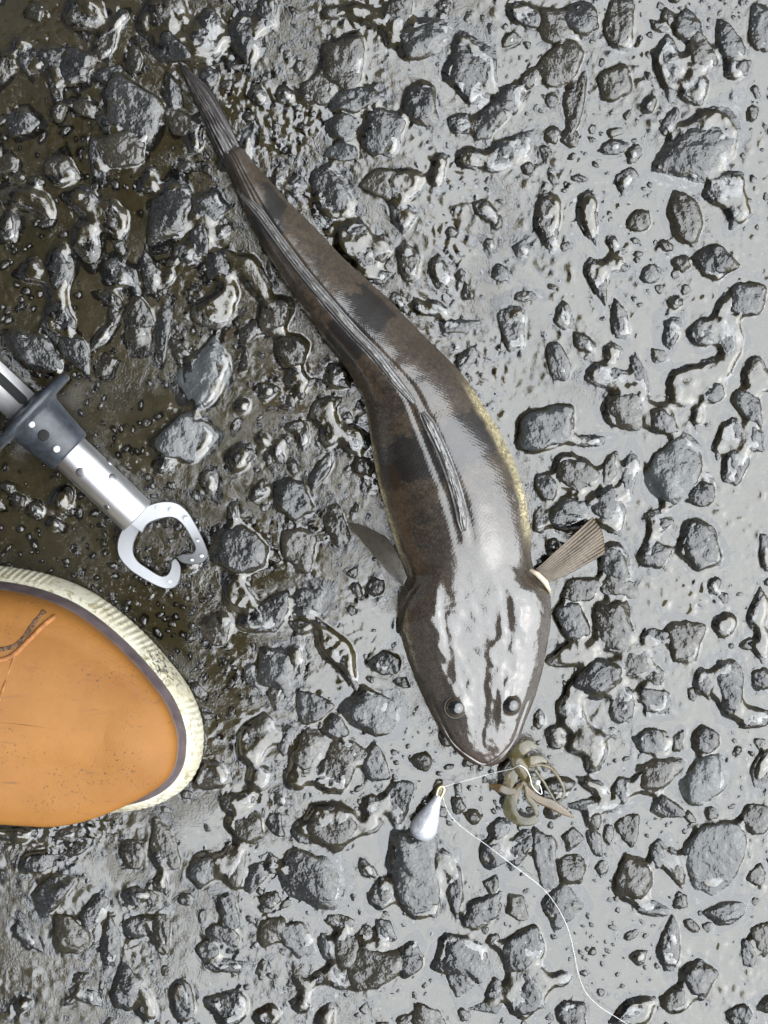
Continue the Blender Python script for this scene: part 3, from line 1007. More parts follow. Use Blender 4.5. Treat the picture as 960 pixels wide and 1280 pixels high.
def dorsal(name, pxs, wid, z_up, seed):
    """folded dorsal fin: a rumpled low membrane along the back with its rays lying on it"""
    c = np.array([P(*p) for p in pxs])
    cs = spline(c, 90)
    # rest it on the body by looking up the nearest point of the back
    top_v = V[:-2].reshape(NS, NU, 3)[:, 1:NU // 2, :].reshape(-1, 3)
    zz = np.array([top_v[np.argmin(((top_v[:, :2] - q[:2]) ** 2).sum(1)), 2] for q in cs])
    zz = np.convolve(np.pad(zz, 4, mode='edge'), np.ones(9) / 9, 'valid')
    T = np.gradient(cs[:, :2], axis=0); T /= np.linalg.norm(T, axis=1)[:, None]
    N2 = np.stack([T[:, 1], -T[:, 0]], 1)
    rg = np.random.default_rng(seed)
    nn = 15
    w = np.linspace(-1, 1, nn)
    sl = np.linspace(0, 1, 90)
    env = np.minimum(1, np.minimum(sl / 0.10, (1 - sl) / 0.10)) ** 0.7
    G = np.zeros((90, nn, 3))
    for k in range(nn):
        off = w[k] * wid * (0.45 + 0.55 * env)
        G[:, k, :2] = cs[:, :2] + N2 * off[:, None]
        G[:, k, 2] = zz + env * z_up * (1 - abs(w[k]) ** 1.6) + env * 0.00022 * np.sin(w[k] * 9 + 3 * sl + seed) * (1 - w[k] ** 2) + 0.0002
    G[..., 2] += 0.0005 * env[:, None] * fbm(sl[:, None] * 9 + 0 * w[None], w[None] * 2.2 + 0 * sl[:, None], seed, 2)
    lo = G.copy(); lo[..., 2] = np.minimum(lo[..., 2], zz[:, None]) - 0.002
    n = 90 * nn
    Fq = grid_faces(90, nn)
    rim_i = np.r_[np.arange(nn), np.arange(1, 90) * nn + nn - 1, 89 * nn + np.arange(nn - 2, -1, -1), np.arange(88, 0, -1) * nn]
    r2 = np.roll(rim_i, -1)
    me = mesh_np(name, np.r_[G.reshape(-1, 3), lo.reshape(-1, 3)], [Fq[:, ::-1], Fq + n, np.stack([rim_i, r2, r2 + n, rim_i + n], 1)])
    uvg = np.stack(np.meshgrid(np.linspace(0, 1, nn), sl), -1)[..., ::-1].reshape(-1, 2)
    set_uv(me, np.r_[uvg, uvg])
    o = obj(name, me, M_FIND)
    parts_f.append(o)
    rays = []
    nr = 13
    for k in range(nr):
        a = 0.03 + 0.85 * k / nr
        ii = np.clip(np.linspace(a * 89, min(89, (a + 0.30) * 89), 10).astype(int), 0, 89)
        side = np.linspace(rg.uniform(-0.3, 0.3), rg.uniform(-0.45, 0.45), 10)
        jx = np.clip(((side + 1) / 2 * (nn - 1)).round().astype(int), 0, nn - 1)
        pts = G[ii, jx] + np.array([0, 0, 0.00015])
        rays.append((pts, np.linspace(0.00032, 0.00012, 10)))
    for pts, rr in rays:
        if np.linalg.norm(pts[-1] - pts[0]) < 0.004:
            continue
        vv, ff = tube_mesh(pts, rr, 6)
        r_o = obj('fin_ray', mesh_np('fin_ray', vv, ff), M_RAY)
        r_o.parent = o
    return o


t = NT('fin_ray')
t.pbr(t.ramp(t.noise(t.coord(), 250, 2), [(0.4, (0.06, 0.055, 0.05)), (0.6, (0.24, 0.23, 0.21))]), 0.4, 1.4, 1.0, 0.08, 1.9)
M_RAY = t.m
t = NT('dark_fin_ray')
t.pbr(t.ramp(t.noise(t.coord(), 250, 2), [(0.4, (0.012, 0.010, 0.010)), (0.6, (0.07, 0.06, 0.055))]), 0.4, 1.3, 1.0, 0.12, 1.5)
M_RAYD = t.m
d1 = dorsal('dorsal_fin', [(528, 514, .04), (541, 538, .04), (556, 572, .04), (568, 606, .04), (576, 636, .04), (581, 664, .04)], 0.0030, 0.0016, 5)
d2 = dorsal('dorsal_fin', [(300, 240, .02), (324, 266, .02), (346, 296, .025), (378, 338, .03), (408, 374, .03), (440, 410, .035), (470, 442, .035), (497, 476, .037), (519, 502, .037)], 0.0024, 0.0014, 9)
# tail fin, folded to a narrow blade
tailf = slab('tail_fin', [[P(277, 201, 0.009), P(286, 192, 0.013), P(299, 182, 0.009)],
                          [P(260, 166, 0.009), P(269, 160, 0.0135), P(285, 150, 0.008)],
                          [P(243, 124, 0.0085), P(249, 119, 0.012), P(263, 112, 0.007)],
                          [P(221, 75, 0.007), P(223, 76, 0.008), P(226, 79, 0.007)]], 0.0006, M_FINT, 0.0004, 8, 60, 33,
             lift=lambda f, v: 0.0003 * np.sin(20 * v + 6 * f))
for a, b in (((279, 196), (223, 78)), ((283, 194), (222, 76)), ((287, 191), (224, 80)), ((291, 187), (230, 88)), ((295, 184), (240, 100))):
    n_ = 14
    pts = [P(a[0] + (b[0] - a[0]) * q, a[1] + (b[1] - a[1]) * q, 0) for q in np.linspace(0.02, 0.97, n_)]
    tv = np.array([v_.co[:] for v_ in tailf.data.vertices][:60 * 33])
    pts = np.array(pts)
    for p_ in pts:
        q_ = tv[np.argmin(((tv[:, :2] / (1 - tv[:, 2:3]) - p_[:2]) ** 2).sum(1))]
        p_[:] = q_ + np.array([0, 0, 0.0002])
    vv, ff = tube_mesh(pts + np.random.default_rng(3).normal(0, 0.00003, pts.shape), np.linspace(0.0006, 0.0002, n_), 6)
    ro = obj('fin_ray', mesh_np('fin_ray', vv, ff), M_RAYD)
    ro.parent = tailf


def eye_part(px, py):
    i = int(np.argmin(((V[:-2, 0] / (1 - V[:-2, 2]) - (px - 480) * S) ** 2 + (V[:-2, 1] / (1 - V[:-2, 2]) - (640 - py) * S) ** 2) + (V[:-2, 2] < 0.015) * 1.0))
    p = V[i]
    r = 0.0050
    th = np.linspace(0, math.pi, 20)
    ph = np.linspace(0, 2 * math.pi, 32, endpoint=False)
    T2, PH = np.meshgrid(th, ph, indexing='ij')
    G = np.stack([r * np.sin(T2) * np.cos(PH) + p[0], r * np.sin(T2) * np.sin(PH) + p[1], 0.85 * r * np.cos(T2) + p[2] - 0.0015], -1).reshape(-1, 3)
    e = obj('eye', mesh_np('eye', G, grid_faces(20, 32, True)[:, ::-1]), M_EYE)
    set_uv(e.data, np.stack([T2, PH], -1).reshape(-1, 2))
    # raised rim of the socket
    pts = np.array([(p[0] + 0.0049 * math.cos(a_), p[1] + 0.0049 * math.sin(a_), p[2] - 0.0002) for a_ in np.linspace(0, 2 * math.pi, 29)])
    vv, ff = tube_mesh(pts, 0.00042, 8, False)
    rm = obj('eye_rim', mesh_np('eye_rim', vv, ff), M_LID)
    rm.parent = e
    parts_f.append(e)


t = NT('fish_eye')
sepu = t.n('ShaderNodeSeparateXYZ')
t.l(t.coord('UV'), sepu.inputs[0])
t.pbr(t.ramp(t.math('DIVIDE', sepu.outputs[0], 1.4), [(0.0, (0.004, 0.004, 0.004)), (0.50, (0.006, 0.006, 0.006)), (0.56, (0.045, 0.034, 0.018)), (0.8, (0.028, 0.021, 0.013)), (1.0, (0.016, 0.012, 0.009))]),
      0.2, 1.4, 1.0, 0.02, 1.6)
M_EYE = t.m
t = NT('eye_socket_skin')
t.pbr((0.022, 0.016, 0.011), 0.5, 1.3, 1.0, 0.12, 1.5, normal=t.bump(t.noise(t.coord(), 1200, 2), 0.0003, 0.6))
M_LID = t.m
eye_part(570, 885)
eye_part(637, 881)
under(fish, *parts_f)

# ------------------------------------------------------------------ the shoe
shoe = thing('shoe', 'tan canvas shoe with cream ribbed sole and dark stripe, toe pointing at the fish', 'shoe', P(60, 890, 0))


def shoe_geo():
    # outer edge of the sole, photo pixels at the sole's height; goes on outside the frame to the heel
    top_side = [(-520, 800), (-480, 745), (-400, 722), (-280, 724), (-150, 716), (-60, 711), (0, 714), (60, 725), (112, 747), (160, 783), (200, 824), (230, 864), (245, 902)]
    bot_side = [(247, 930), (242, 957), (226, 982), (197, 1001), (160, 1011), (110, 1014), (50, 1012), (-60, 1002), (-200, 984), (-340, 965), (-430, 950), (-500, 915), (-528, 860)]
    pts = np.array(top_side + bot_side + [top_side[0]], float)
    out = spline(pts, 241)[:-1]
    z = 0.014
    k = (CAM_H - z)
    return np.stack([(out[:, 0] - 480) * S * k, (640 - out[:, 1]) * S * k], 1)


OUT = shoe_geo()
nO = len(OUT)
MED = np.array([P(150, 905, 0)[:2], P(60, 888, 0)[:2], P(-150, 865, 0)[:2], P(-430, 845, 0)[:2]])


def on_medial(p):
    best = None
    for a, b in zip(MED[:-1], MED[1:]):
        d = b - a
        t_ = np.clip(np.dot(p - a, d) / np.dot(d, d), 0, 1)
        q = a + d * t_
        dist = np.linalg.norm(p - q)
        if best is None or dist < best[0]:
            best = (dist, q)
    return best[1]


SK = np.array([on_medial(p) for p in OUT])
for _ in range(14):
    SK = (np.roll(SK, 1, 0) + SK * 2 + np.roll(SK, -1, 0)) / 4
TO = np.roll(OUT, -1, 0) - np.roll(OUT, 1, 0)
TO /= np.linalg.norm(TO, axis=1)[:, None]
NO = np.stack([-TO[:, 1], TO[:, 0]], 1)
if np.mean(((OUT + NO * 0.01) - SK).__pow__(2).sum(1)) < np.mean((OUT - SK).__pow__(2).sum(1)):
    NO = -NO                                                # outward
SOLE_Z0, SOLE_Z1 = 0.004, 0.029


def shoe_h(x):
    """height of the upper along the foot (x grows towards the toe)"""
    return interp_curve([[-0.36, 0.105], [-0.30, 0.108], [-0.25, 0.100], [-0.21, 0.082], [-0.17, 0.069], [-0.135, 0.0605], [-0.10, 0.054]], np.atleast_1d(x))[:, 0]


# sole: side wall with ribs
arc = np.r_[0, np.cumsum(np.linalg.norm(np.diff(OUT, axis=0), axis=1))]
NR = nO * 6


def resample(A, n):
    return spline(np.r_[A, A[:1]], n + 1)[:-1]


OUT6, NO6 = resample(OUT, NR), resample(NO, NR)
NO6 /= np.linalg.norm(NO6, axis=1)[:, None]
arc6 = np.linspace(0, arc[-1], NR, endpoint=False)
rib = 0.00038 * np.clip(np.sin(arc6 * 2 * math.pi / 0.0031 + 2.5 * vnoise(arc6 / 0.012, arc6 * 0, 4)) * 2, -1, 1) * smooth(-0.3, 0.05, vnoise(arc6 / 0.03, arc6 * 0 + 3, 6))
rows = []
for z, off, rb in ((SOLE_Z0, -0.010, 0), (SOLE_Z0, 0.0012, 0), (SOLE_Z0 + 0.002, 0.0022, 0.3), (0.012, 0.0018, 1), (0.017, 0.0008, 1), (0.0215, -0.0004, 1), (0.0245, -0.0014, 0.5), (0.027, -0.0030, 0), (SOLE_Z1, -0.0052, 0), (SOLE_Z1, -0.020, 0)):
    q = OUT6 + NO6 * (off + rib * rb)[:, None]
    rows.append(np.c_[q, np.full(NR, z)])
v = np.concatenate(rows)
sole_me = mesh_np('sole', v, grid_faces(len(rows), NR, True))
t = NT('cream_rubber')
co = t.coord('Object')
base = t.ramp(t.noise(co, 45, 4, 0.6), [(0.35, (0.42, 0.39, 0.28)), (0.6, (0.53, 0.51, 0.41))])
base = t.mix(t.ramp(t.noise(co, 260, 4, 0.65, 0.5), [(0.53, 0.0), (0.62, 0.7)]), base, (0.20, 0.165, 0.07))
# black scuffs on the corner of the toe
vm = t.n('ShaderNodeVectorMath', operation='DISTANCE')
t.l(co, vm.inputs[0])
q = np.array(P(203, 832, 0.018))
vm.inputs[1].default_value = tuple(q)
scuff = t.math('MULTIPLY', t.ramp(t.noise(co, 420, 3, 0.6, 0.8), [(0.53, 0.0), (0.57, 1.0)]), t.ramp(vm.outputs['Value'], [(0.008, 1.0), (0.017, 0.0)]))
base = t.mix(scuff, base, (0.03, 0.028, 0.02))
t.pbr(base, 0.55, 1.45, normal=t.bump(t.noise(co, 700, 3), 0.0005, 0.5))
sole = obj('sole', sole_me, t.m)
# stripe: a raised rubber band above the sole
rows = []
for z, off in ((SOLE_Z1 - 0.002, -0.0045), (SOLE_Z1 + 0.0015, -0.0036), (SOLE_Z1 + 0.004, -0.0042), (SOLE_Z1 + 0.0085, -0.0062), (SOLE_Z1 + 0.0098, -0.0070), (SOLE_Z1 + 0.0098, -0.0105)):
    rows.append(np.c_[OUT + NO * off, np.full(nO, z)])
t = NT('stripe_rubber')
t.pbr(t.ramp(t.noise(t.coord(), 120, 4, 0.6), [(0.35, (0.050, 0.036, 0.038)), (0.65, (0.095, 0.072, 0.074))]), 0.45, 1.45, 0.3, 0.3, 1.4)
stripe = obj('stripe', mesh_np('stripe', np.concatenate(rows), grid_faces(len(rows), nO, True)), t.m)
# upper
fv = np.linspace(0, 1, 46)
base_o = OUT + NO * -0.0068
zb = SOLE_Z1 + 0.0085
rows, uvs = [], []
hx = np.concatenate([shoe_h(x) for x in SK[:, 0]])
for fq in fv:
    q = base_o * (1 - fq) + SK * fq
    bulge = math.sqrt(max(0, 1 - (1 - fq) ** 2.3))
    out = 0.0022 * math.sin(math.pi * min(1, fq * 4)) if fq < 0.25 else 0
    lowside = smooth(P(225, 0)[0], P(70, 0)[0], OUT[:, 0]) * smooth(-0.25, -1.0, NO[:, 1]) * (0.0135 * math.sin(math.pi * min(1, fq * 1.6 + 0.12)) if fq < 0.55 else 0)
    q = q + NO * (out + lowside)[:, None]
    rows.append(np.c_[q, zb + (hx - zb) * bulge])
v = np.concatenate(rows)
crease = 0.0012 * fbm(v[:, 0] / 0.045 + v[:, 1] / 0.03, v[:, 1] / 0.05, 5, 2) * smooth(zb, zb + 0.01, v[:, 2])
v[:, 2] += crease
upper_me = mesh_np('upper', v, grid_faces(len(rows), nO, True))
t = NT('tan_canvas')
co = t.coord('Object')
mp = t.n('ShaderNodeMapping')
mp.inputs['Rotation'].default_value = (0, 0, R(38))
t.l(co, mp.inputs['Vector'])
sx = t.n('ShaderNodeSeparateXYZ')
t.l(mp.outputs[0], sx.inputs[0])
kw = 2 * math.pi / 0.0008
weave = t.math('MULTIPLY', t.math('SINE', t.math('MULTIPLY', sx.outputs[0], kw)), t.math('SINE', t.math('MULTIPLY', sx.outputs[1], kw)))
base = t.ramp(t.noise(co, 22, 4, 0.6), [(0.30, (0.190, 0.076, 0.0125)), (0.70, (0.255, 0.110, 0.020))])
base = t.mix(t.math('MULTIPLY', t.math('ADD', t.math('MULTIPLY', weave, 0.5), 0.5), 0.08), base, (0.26, 0.092, 0.018))
# scuffs and dirt specks
mp2 = t.n('ShaderNodeMapping')
mp2.inputs['Rotation'].default_value = (0, 0, R(-38))
mp2.inputs['Scale'].default_value = (38, 260, 38)
t.l(co, mp2.inputs['Vector'])
streak = t.ramp(t.noise(mp2.outputs[0], 1.0, 5, 0.7, 0.6), [(0.60, 0.0), (0.72, 0.65)])
base = t.mix(streak, base, (0.09, 0.045, 0.022))
speck = t.math('MULTIPLY', t.ramp(t.noise(co, 700, 3, 0.6), [(0.61, 0.0), (0.66, 0.9)]), t.ramp(t.noise(co, 38, 2), [(0.46, 0.0), (0.60, 1.0)]))
base = t.mix(speck, base, (0.055, 0.03, 0.018))
t.pbr(base, 0.62, 1.4, normal=t.bump(t.math('ADD', t.math('MULTIPLY', weave, 0.25), t.math('MULTIPLY', t.noise(co, 120, 4), 3.0)), 0.00012, 0.8))
M_CANVAS = t.m
upper = obj('upper', upper_me, M_CANVAS)


def on_upper(px, py, lift=0.0):
    tv_ = v_upper
    pr = tv_[:, :2] / (CAM_H - tv_[:, 2:3])
    q_ = tv_[np.argmin(((pr - np.array([(px - 480) * S, (640 - py) * S])) ** 2).sum(1))]
    return q_[2] + lift


v_upper = v
t = NT('tan_binding')
co = t.coord('Object')
t.pbr(t.ramp(t.noise(co, 200, 3), [(0.35, (0.17, 0.062, 0.015)), (0.65, (0.33, 0.135, 0.035))]), 0.7, 1.45, normal=t.bump(t.noise(co, 1500, 2), 0.0003, 0.6))
M_BIND = t.m
t = NT('brown_lace')
co = t.coord('Object')
t.pbr(t.ramp(t.noise(co, 900, 2), [(0.4, (0.045, 0.022, 0.010)), (0.6, (0.13, 0.07, 0.035))]), 0.8, 1.4, normal=t.bump(t.noise(co, 1600, 2), 0.0005, 0.8))
M_LACE = t.m


def strip(name, pxs, r, m, flat=0.5, lift=0.0, n=40):
    sp = spline(np.array(pxs, float), n)
    zz = np.array([on_upper(*p) for p in sp])
    zz = np.convolve(np.pad(zz, 3, mode='edge'), np.ones(7) / 7, 'valid') + lift
    pts = np.array([P(p[0], p[1], z) for p, z in zip(sp, zz)])
    vv, ff = tube_mesh(pts, r, 10, True, flat)
    return obj(name, mesh_np(name, vv, ff), m)


seam1 = strip('binding', [(70, 770), (55, 781), (38, 798), (20, 816), (6, 824), (-30, 831)], 0.0011, M_BIND, 0.7, 0.0004)
seam2 = strip('seam', [(56, 764), (44, 777), (30, 797), (17, 808), (0, 812), (-30, 816)], 0.0013, M_LACE, 0.45, -0.0003)
seam3 = strip('seam', [(18, 820), (12, 836), (4, 860), (-6, 890)], 0.0006, M_BIND, 0.6, -0.0001)
# padded collar at the ankle, out of the picture
col_pts = np.array([(-0.313 + 0.055 * math.cos(a_), -0.085 + 0.041 * math.sin(a_), 0.108) for a_ in np.linspace(0, 2 * math.pi, 41)])
vv, ff = tube_mesh(col_pts, 0.006, 10, False)
collar = obj('collar', mesh_np('collar', vv, ff), M_BIND)
under(shoe, sole, stripe, upper, seam1, seam2, seam3, collar)

# ------------------------------------------------------------------ the lip gripper
grip = thing('lip_gripper', 'stainless steel fish lip gripper with black collar and open heart shaped jaws', 'lip gripper', P(90, 590, 0))


def mat_steel(name, rough, col=(0.62, 0.62, 0.63)):
    t = NT(name)
    co = t.coord('Object')
    r_ = t.math('ADD', t.math('MULTIPLY', t.noise(co, 180, 4, 0.6), 0.16), rough - 0.08)
    t.pbr(col, r_, 1.5, metal=1.0, normal=t.bump(t.noise(co, 60, 3), 0.0004, 0.25))
    return t.m


M_STEEL = mat_steel('brushed_steel', 0.40, (0.48, 0.48, 0.49))
M_JAW = mat_steel('jaw_steel', 0.42, (0.27, 0.275, 0.285))
t = NT('black_plastic')
co = t.coord('Object')
t.pbr(t.ramp(t.noise(co, 300, 3), [(0.4, (0.018, 0.022, 0.028)), (0.7, (0.035, 0.042, 0.052))]), 0.38, 1.5, normal=t.bump(t.noise(co, 900, 2), 0.0002, 0.4))
M_PLASTIC = t.m
t = NT('dark_hole')
t.pbr((0.004, 0.004, 0.004), 0.8)
M_HOLE = t.m
t = NT('drop_glint')
t.pbr((0.55, 0.56, 0.58), 0.4, 1.45, 0.5)  # for water drops: their bright glint painted as an opaque pale grey
M_DROP = t.m
A0 = np.array(P(172, 646, 0.0165)); A1 = np.array(P(-18, 465, 0.0275))
ax = (A0 - A1) / np.linalg.norm(A0 - A1)                    # from handle towards the jaws
side_v = np.cross(ax, [0, 0, 1.0]); side_v /= np.linalg.norm(side_v)
up_v = np.cross(side_v, ax)
LEN = np.linalg.norm(A0 - A1)


def lathe(name, prof_, m, n=48):
    """prof_: rows (distance along the axis from A0 towards the handle, radius)"""
    a_ = np.linspace(0, 2 * math.pi, n, endpoint=False)
    rows = [A0 - ax * d + r_ * (np.cos(a_)[:, None] * side_v + np.sin(a_)[:, None] * up_v) for d, r_ in prof_]
    return obj(name, mesh_np(name, np.concatenate(rows), grid_faces(len(rows), n, True)[:, ::-1]), m)


def axis_d(px, py):
    """distance along the axis for a pixel"""
    best = min((abs((P(px, py, (A0 - ax * d)[2])[0] - (A0 - ax * d)[0]) * ax[0] + (P(px, py, (A0 - ax * d)[2])[1] - (A0 - ax * d)[1]) * ax[1]), d) for d in np.linspace(0, LEN * 1.4, 400))
    return best[1]


dC = axis_d(87, 566)          # end of the collar
dF = axis_d(45, 509)          # flange
RT = 0.0093
tube = lathe('tube', [(0.0, 0.0001), (0.0, RT - 0.0006), (0.0006, RT), (dC + 0.004, RT), (dF + 0.004, RT - 0.0006), (dF + 0.004, 0.0001)], M_STEEL)
shaft = lathe('shaft', [(dF + 0.0035, 0.0001), (dF + 0.0035, 0.0082), (LEN + 0.12, 0.0082), (LEN + 0.12, 0.0001)], mat_steel('skylit_shaft_steel', 0.62, (0.85, 0.85, 0.86)))  # paler than the tube steel: bright sky reflection put into the colour
collar_g = lathe('collar', [(dC - 0.0003, RT), (dC - 0.0003, RT + 0.0012), (dC + 0.001, RT + 0.0021), (dC + 0.010, RT + 0.0030), (dF - 0.004, RT + 0.0042), (dF - 0.0022, RT + 0.0058),
                            (dF - 0.0018, 0.0238), (dF - 0.0008, 0.0250), (dF + 0.0012, 0.0250), (dF + 0.0024, 0.0236), (dF + 0.0030, 0.0130), (dF + 0.0045, 0.0105), (dF + 0.0045, 0.0082)], M_PLASTIC, 64)
handle = lathe('handle', [(LEN + 0.045, 0.0083), (LEN + 0.045, 0.014), (LEN + 0.05, 0.0155), (LEN + 0.115, 0.0155), (LEN + 0.12, 0.012), (LEN + 0.121, 0.0083)], M_PLASTIC)
slot_parts = []


def on_tube(d, a_, r_):
    return A0 - ax * d + r_ * (math.cos(a_) * side_v + math.sin(a_) * up_v)


# slot in the tube near the handle, hole and rivets in the collar
dS0, dS1 = dF + 0.0065, dF + 0.022
sl = []
for sgn in (1, -1):
    for q in np.linspace(0, math.pi, 9):
        d_ = (dS1 if sgn == 1 else dS0) + sgn * 0.0021 * math.sin(q)
        sl.append((d_, R(112) + sgn * 0.27 * math.cos(q)))
ring_o = np.array([on_tube(d_, a_, 0.00845) for d_, a_ in sl])
ring_i = np.array([on_tube(d_, a_, 0.0074) for d_, a_ in sl])
cen = ring_o.mean(0)
n_ = len(sl)
jj = np.arange(n_)
slot = obj('slot', mesh_np('slot', np.r_[ring_o, ring_i, [cen + 0.0006 * up_v]], [np.stack([jj, (jj + 1) % n_, n_ + (jj + 1) % n_, n_ + jj], 1), np.stack([jj, (jj + 1) % n_, np.full(n_, 2 * n_)], 1)], False), M_HOLE)


def stud(name, px, py, r_, rad, m, h_=0.0004):
    """small round button on the collar or tube under that pixel"""
    best = None
    for d_ in np.linspace(0.0, LEN, 160):
        for a_ in np.linspace(0.1, math.pi - 0.1, 60):
            p_ = on_tube(d_, a_, r_)
            e = ((p_[0] / (1 - p_[2]) - (px - 480) * S) ** 2 + (p_[1] / (1 - p_[2]) - (640 - py) * S) ** 2)
            if best is None or e < best[0]:
                best = (e, p_, a_)
    p_, a_ = best[1], best[2]
    nrm = math.cos(a_) * side_v + math.sin(a_) * up_v
    e1 = ax; e2 = np.cross(nrm, ax)
    th = np.linspace(0, 2 * math.pi, 20, endpoint=False)
    rows = [p_ + rad * k_ * (np.cos(th)[:, None] * e1 + np.sin(th)[:, None] * e2) + nrm * z_ for k_, z_ in ((1, -0.0008), (1, h_ * 0.3), (0.85, h_ * 0.8), (0.45, h_), (0.01, h_ * 1.05))]
    return obj(name, mesh_np(name, np.concatenate(rows), grid_faces(5, 20, True)[:, ::-1]), m)


hole = stud('hole', 54, 545, RT + 0.0038, 0.0026, M_HOLE, 0.0003)
collar_drops = [stud('water_drop', px, py, r_, rad, M_DROP, rad * 0.5) for px, py, r_, rad in
         ((39, 530, RT + 0.0041, 0.0015), (71, 562, RT + 0.0030, 0.0016), (33, 531, RT + 0.0041, 0.0006))]
studs = [stud('rivet', 100, 590, RT, 0.0021, M_JAW, 0.0003), stud('rivet', 141, 597, RT, 0.0017, M_JAW, 0.0004), stud('rivet', 138, 577, RT, 0.0019, M_JAW, 0.0006), stud('rivet', 133, 634, RT, 0.0014, M_JAW, 0.0003)]


def plate(name, outer_px, inner_px, z0, z1, m, n=90):
    """flat jaw of constant thickness between an outer and an inner edge; z0 at the pivot, z1 at the tip"""
    zf = np.linspace(z0, z1, n)
    o_, i_ = spline(np.array(outer_px, float), n), spline(np.array(inner_px, float), n)
    th = 0.0028
    rows = []
    be = 0.00055
    for wgt, dz_ in ((0.0, -th / 2 + be), (0.0, th / 2 - be), (0.06, th / 2), (0.94, th / 2), (1.0, th / 2 - be), (1.0, -th / 2 + be), (0.94, -th / 2), (0.06, -th / 2)):
        rows.append(np.array([P(*(o_[k] * (1 - wgt) + i_[k] * wgt), zf[k] + dz_) for k in range(n)]))
    G = np.stack(rows, 1).reshape(-1, 3)
    nr = 8
    caps = [np.arange(nr)[None, ::-1], ((n - 1) * nr + np.arange(nr))[None]]
    me = mesh_np(name, G, [grid_faces(n, nr, True)] + caps)
    o__ = obj(name, me, m)
    md = o__.modifiers.new('edges', 'EDGE_SPLIT')
    md.split_angle = R(38)
    return o__


jaw_r = plate('jaw', [(161, 652), (172, 642), (187, 631), (206, 626.5), (222, 629), (234, 639), (243, 653), (251, 668), (258, 684), (260, 693), (256, 701), (248, 705), (237, 705.5), (227, 703), (222, 698)],
              [(178, 666), (184, 656), (193, 651), (204, 648), (214, 647), (222, 650), (231, 659), (238, 671), (243, 681), (244, 686), (242, 690), (238, 692), (232, 692.5), (227, 693), (222, 696)], 0.0185, 0.0105, M_JAW)
jaw_l = plate('jaw', [(190, 634), (172, 643), (158, 654), (149, 669), (146, 683), (149, 697), (162, 712), (175, 721), (187, 728), (200, 734), (210, 736.5), (219, 734), (224, 727), (226, 716), (225, 706), (220, 699)],
              [(200, 650), (190, 653), (177, 660), (171, 670), (167, 681), (167.5, 693), (173, 702), (184, 710), (193, 716), (201, 720), (206, 719.5), (210, 717), (213, 711), (214, 706), (215, 702), (218, 699)], 0.0150, 0.0095, M_JAW)
drops = []
for k_, (px_, py_) in enumerate([(196, 634), (213, 637), (232, 648), (247, 676), (252, 695), (158, 673), (155, 688), (170, 711), (190, 724), (212, 727), (160, 662), (240, 700), (183, 641)]):
    z_ = (0.0150 + 0.0014) if px_ < 200 else 0.0140
    z_ = np.interp(py_, [630, 735], [0.0196 if px_ > 185 else 0.0160, 0.0113])
    r_ = 0.0005 + 0.0005 * ((k_ * 7) % 5) / 5
    c_ = np.array(P(px_, py_, z_))
    T3, P3 = np.meshgrid(np.linspace(0, math.pi, 8), np.linspace(0, 2 * math.pi, 12, endpoint=False), indexing='ij')
    drops.append(obj('water_drop', mesh_np('water_drop', np.stack([1.3 * r_ * np.sin(T3) * np.cos(P3 + k_) + c_[0], r_ * np.sin(T3) * np.sin(P3 + k_) + c_[1], 0.45 * r_ * np.cos(T3) + c_[2]], -1).reshape(-1, 3), grid_faces(8, 12, True)[:, ::-1]), M_DROP))
under(grip, *drops, tube, shaft, collar_g, handle, slot, hole, jaw_r, jaw_l, *studs, *collar_drops)

# ------------------------------------------------------------------ sinker, soft lure, line
sinker = thing('lead_sinker', 'grey teardrop lead sinker with brass loop lying beside the fish snout', 'sinker', P(535, 1020, 0))
S0, S1 = np.array(P(549, 993, 0.0125)), np.array(P(523, 1049, 0.0095))
dd = S1 - S0
tt = np.linspace(0, 1, 40)
pts = S0 + dd * tt[:, None]
rad = 1.05 * interp_curve([[0, 0.0002], [0.03, 0.0015], [0.15, 0.0022], [0.35, 0.0037], [0.6, 0.0054], [0.78, 0.0060], [0.9, 0.0050], [0.97, 0.0028], [1.0, 0.0003]], tt)[:, 0]
vv, ff = tube_mesh(pts, rad, 32)
t = NT('lead')
co = t.coord('Object')
t.pbr(t.ramp(t.noise(co, 400, 4, 0.65), [(0.35, (0.30, 0.31, 0.34)), (0.65, (0.48, 0.49, 0.53))]), 0.45, 1.5, metal=0.25, normal=t.bump(t.math('ADD', t.noise(co, 300, 3), t.math('MULTIPLY', t.noise(co, 1500, 2), 0.3)), 0.0007, 0.7))
sb = obj('weight', mesh_np('weight', vv, ff), t.m)
lp = spline([P(547, 1000, 0.0125), P(546, 992, 0.013), P(549, 984, 0.0135), P(554, 983, 0.0135), P(555, 988, 0.0132), P(552, 995, 0.013), P(549, 1001, 0.0125)], 40)
vv, ff = tube_mesh(lp, 0.00075, 8)
t = NT('brass')
t.pbr((0.62, 0.50, 0.26), 0.3, 1.5, metal=1.0)
sl_ = obj('loop', mesh_np('loop', vv, ff), t.m)
under(sinker, sb, sl_)

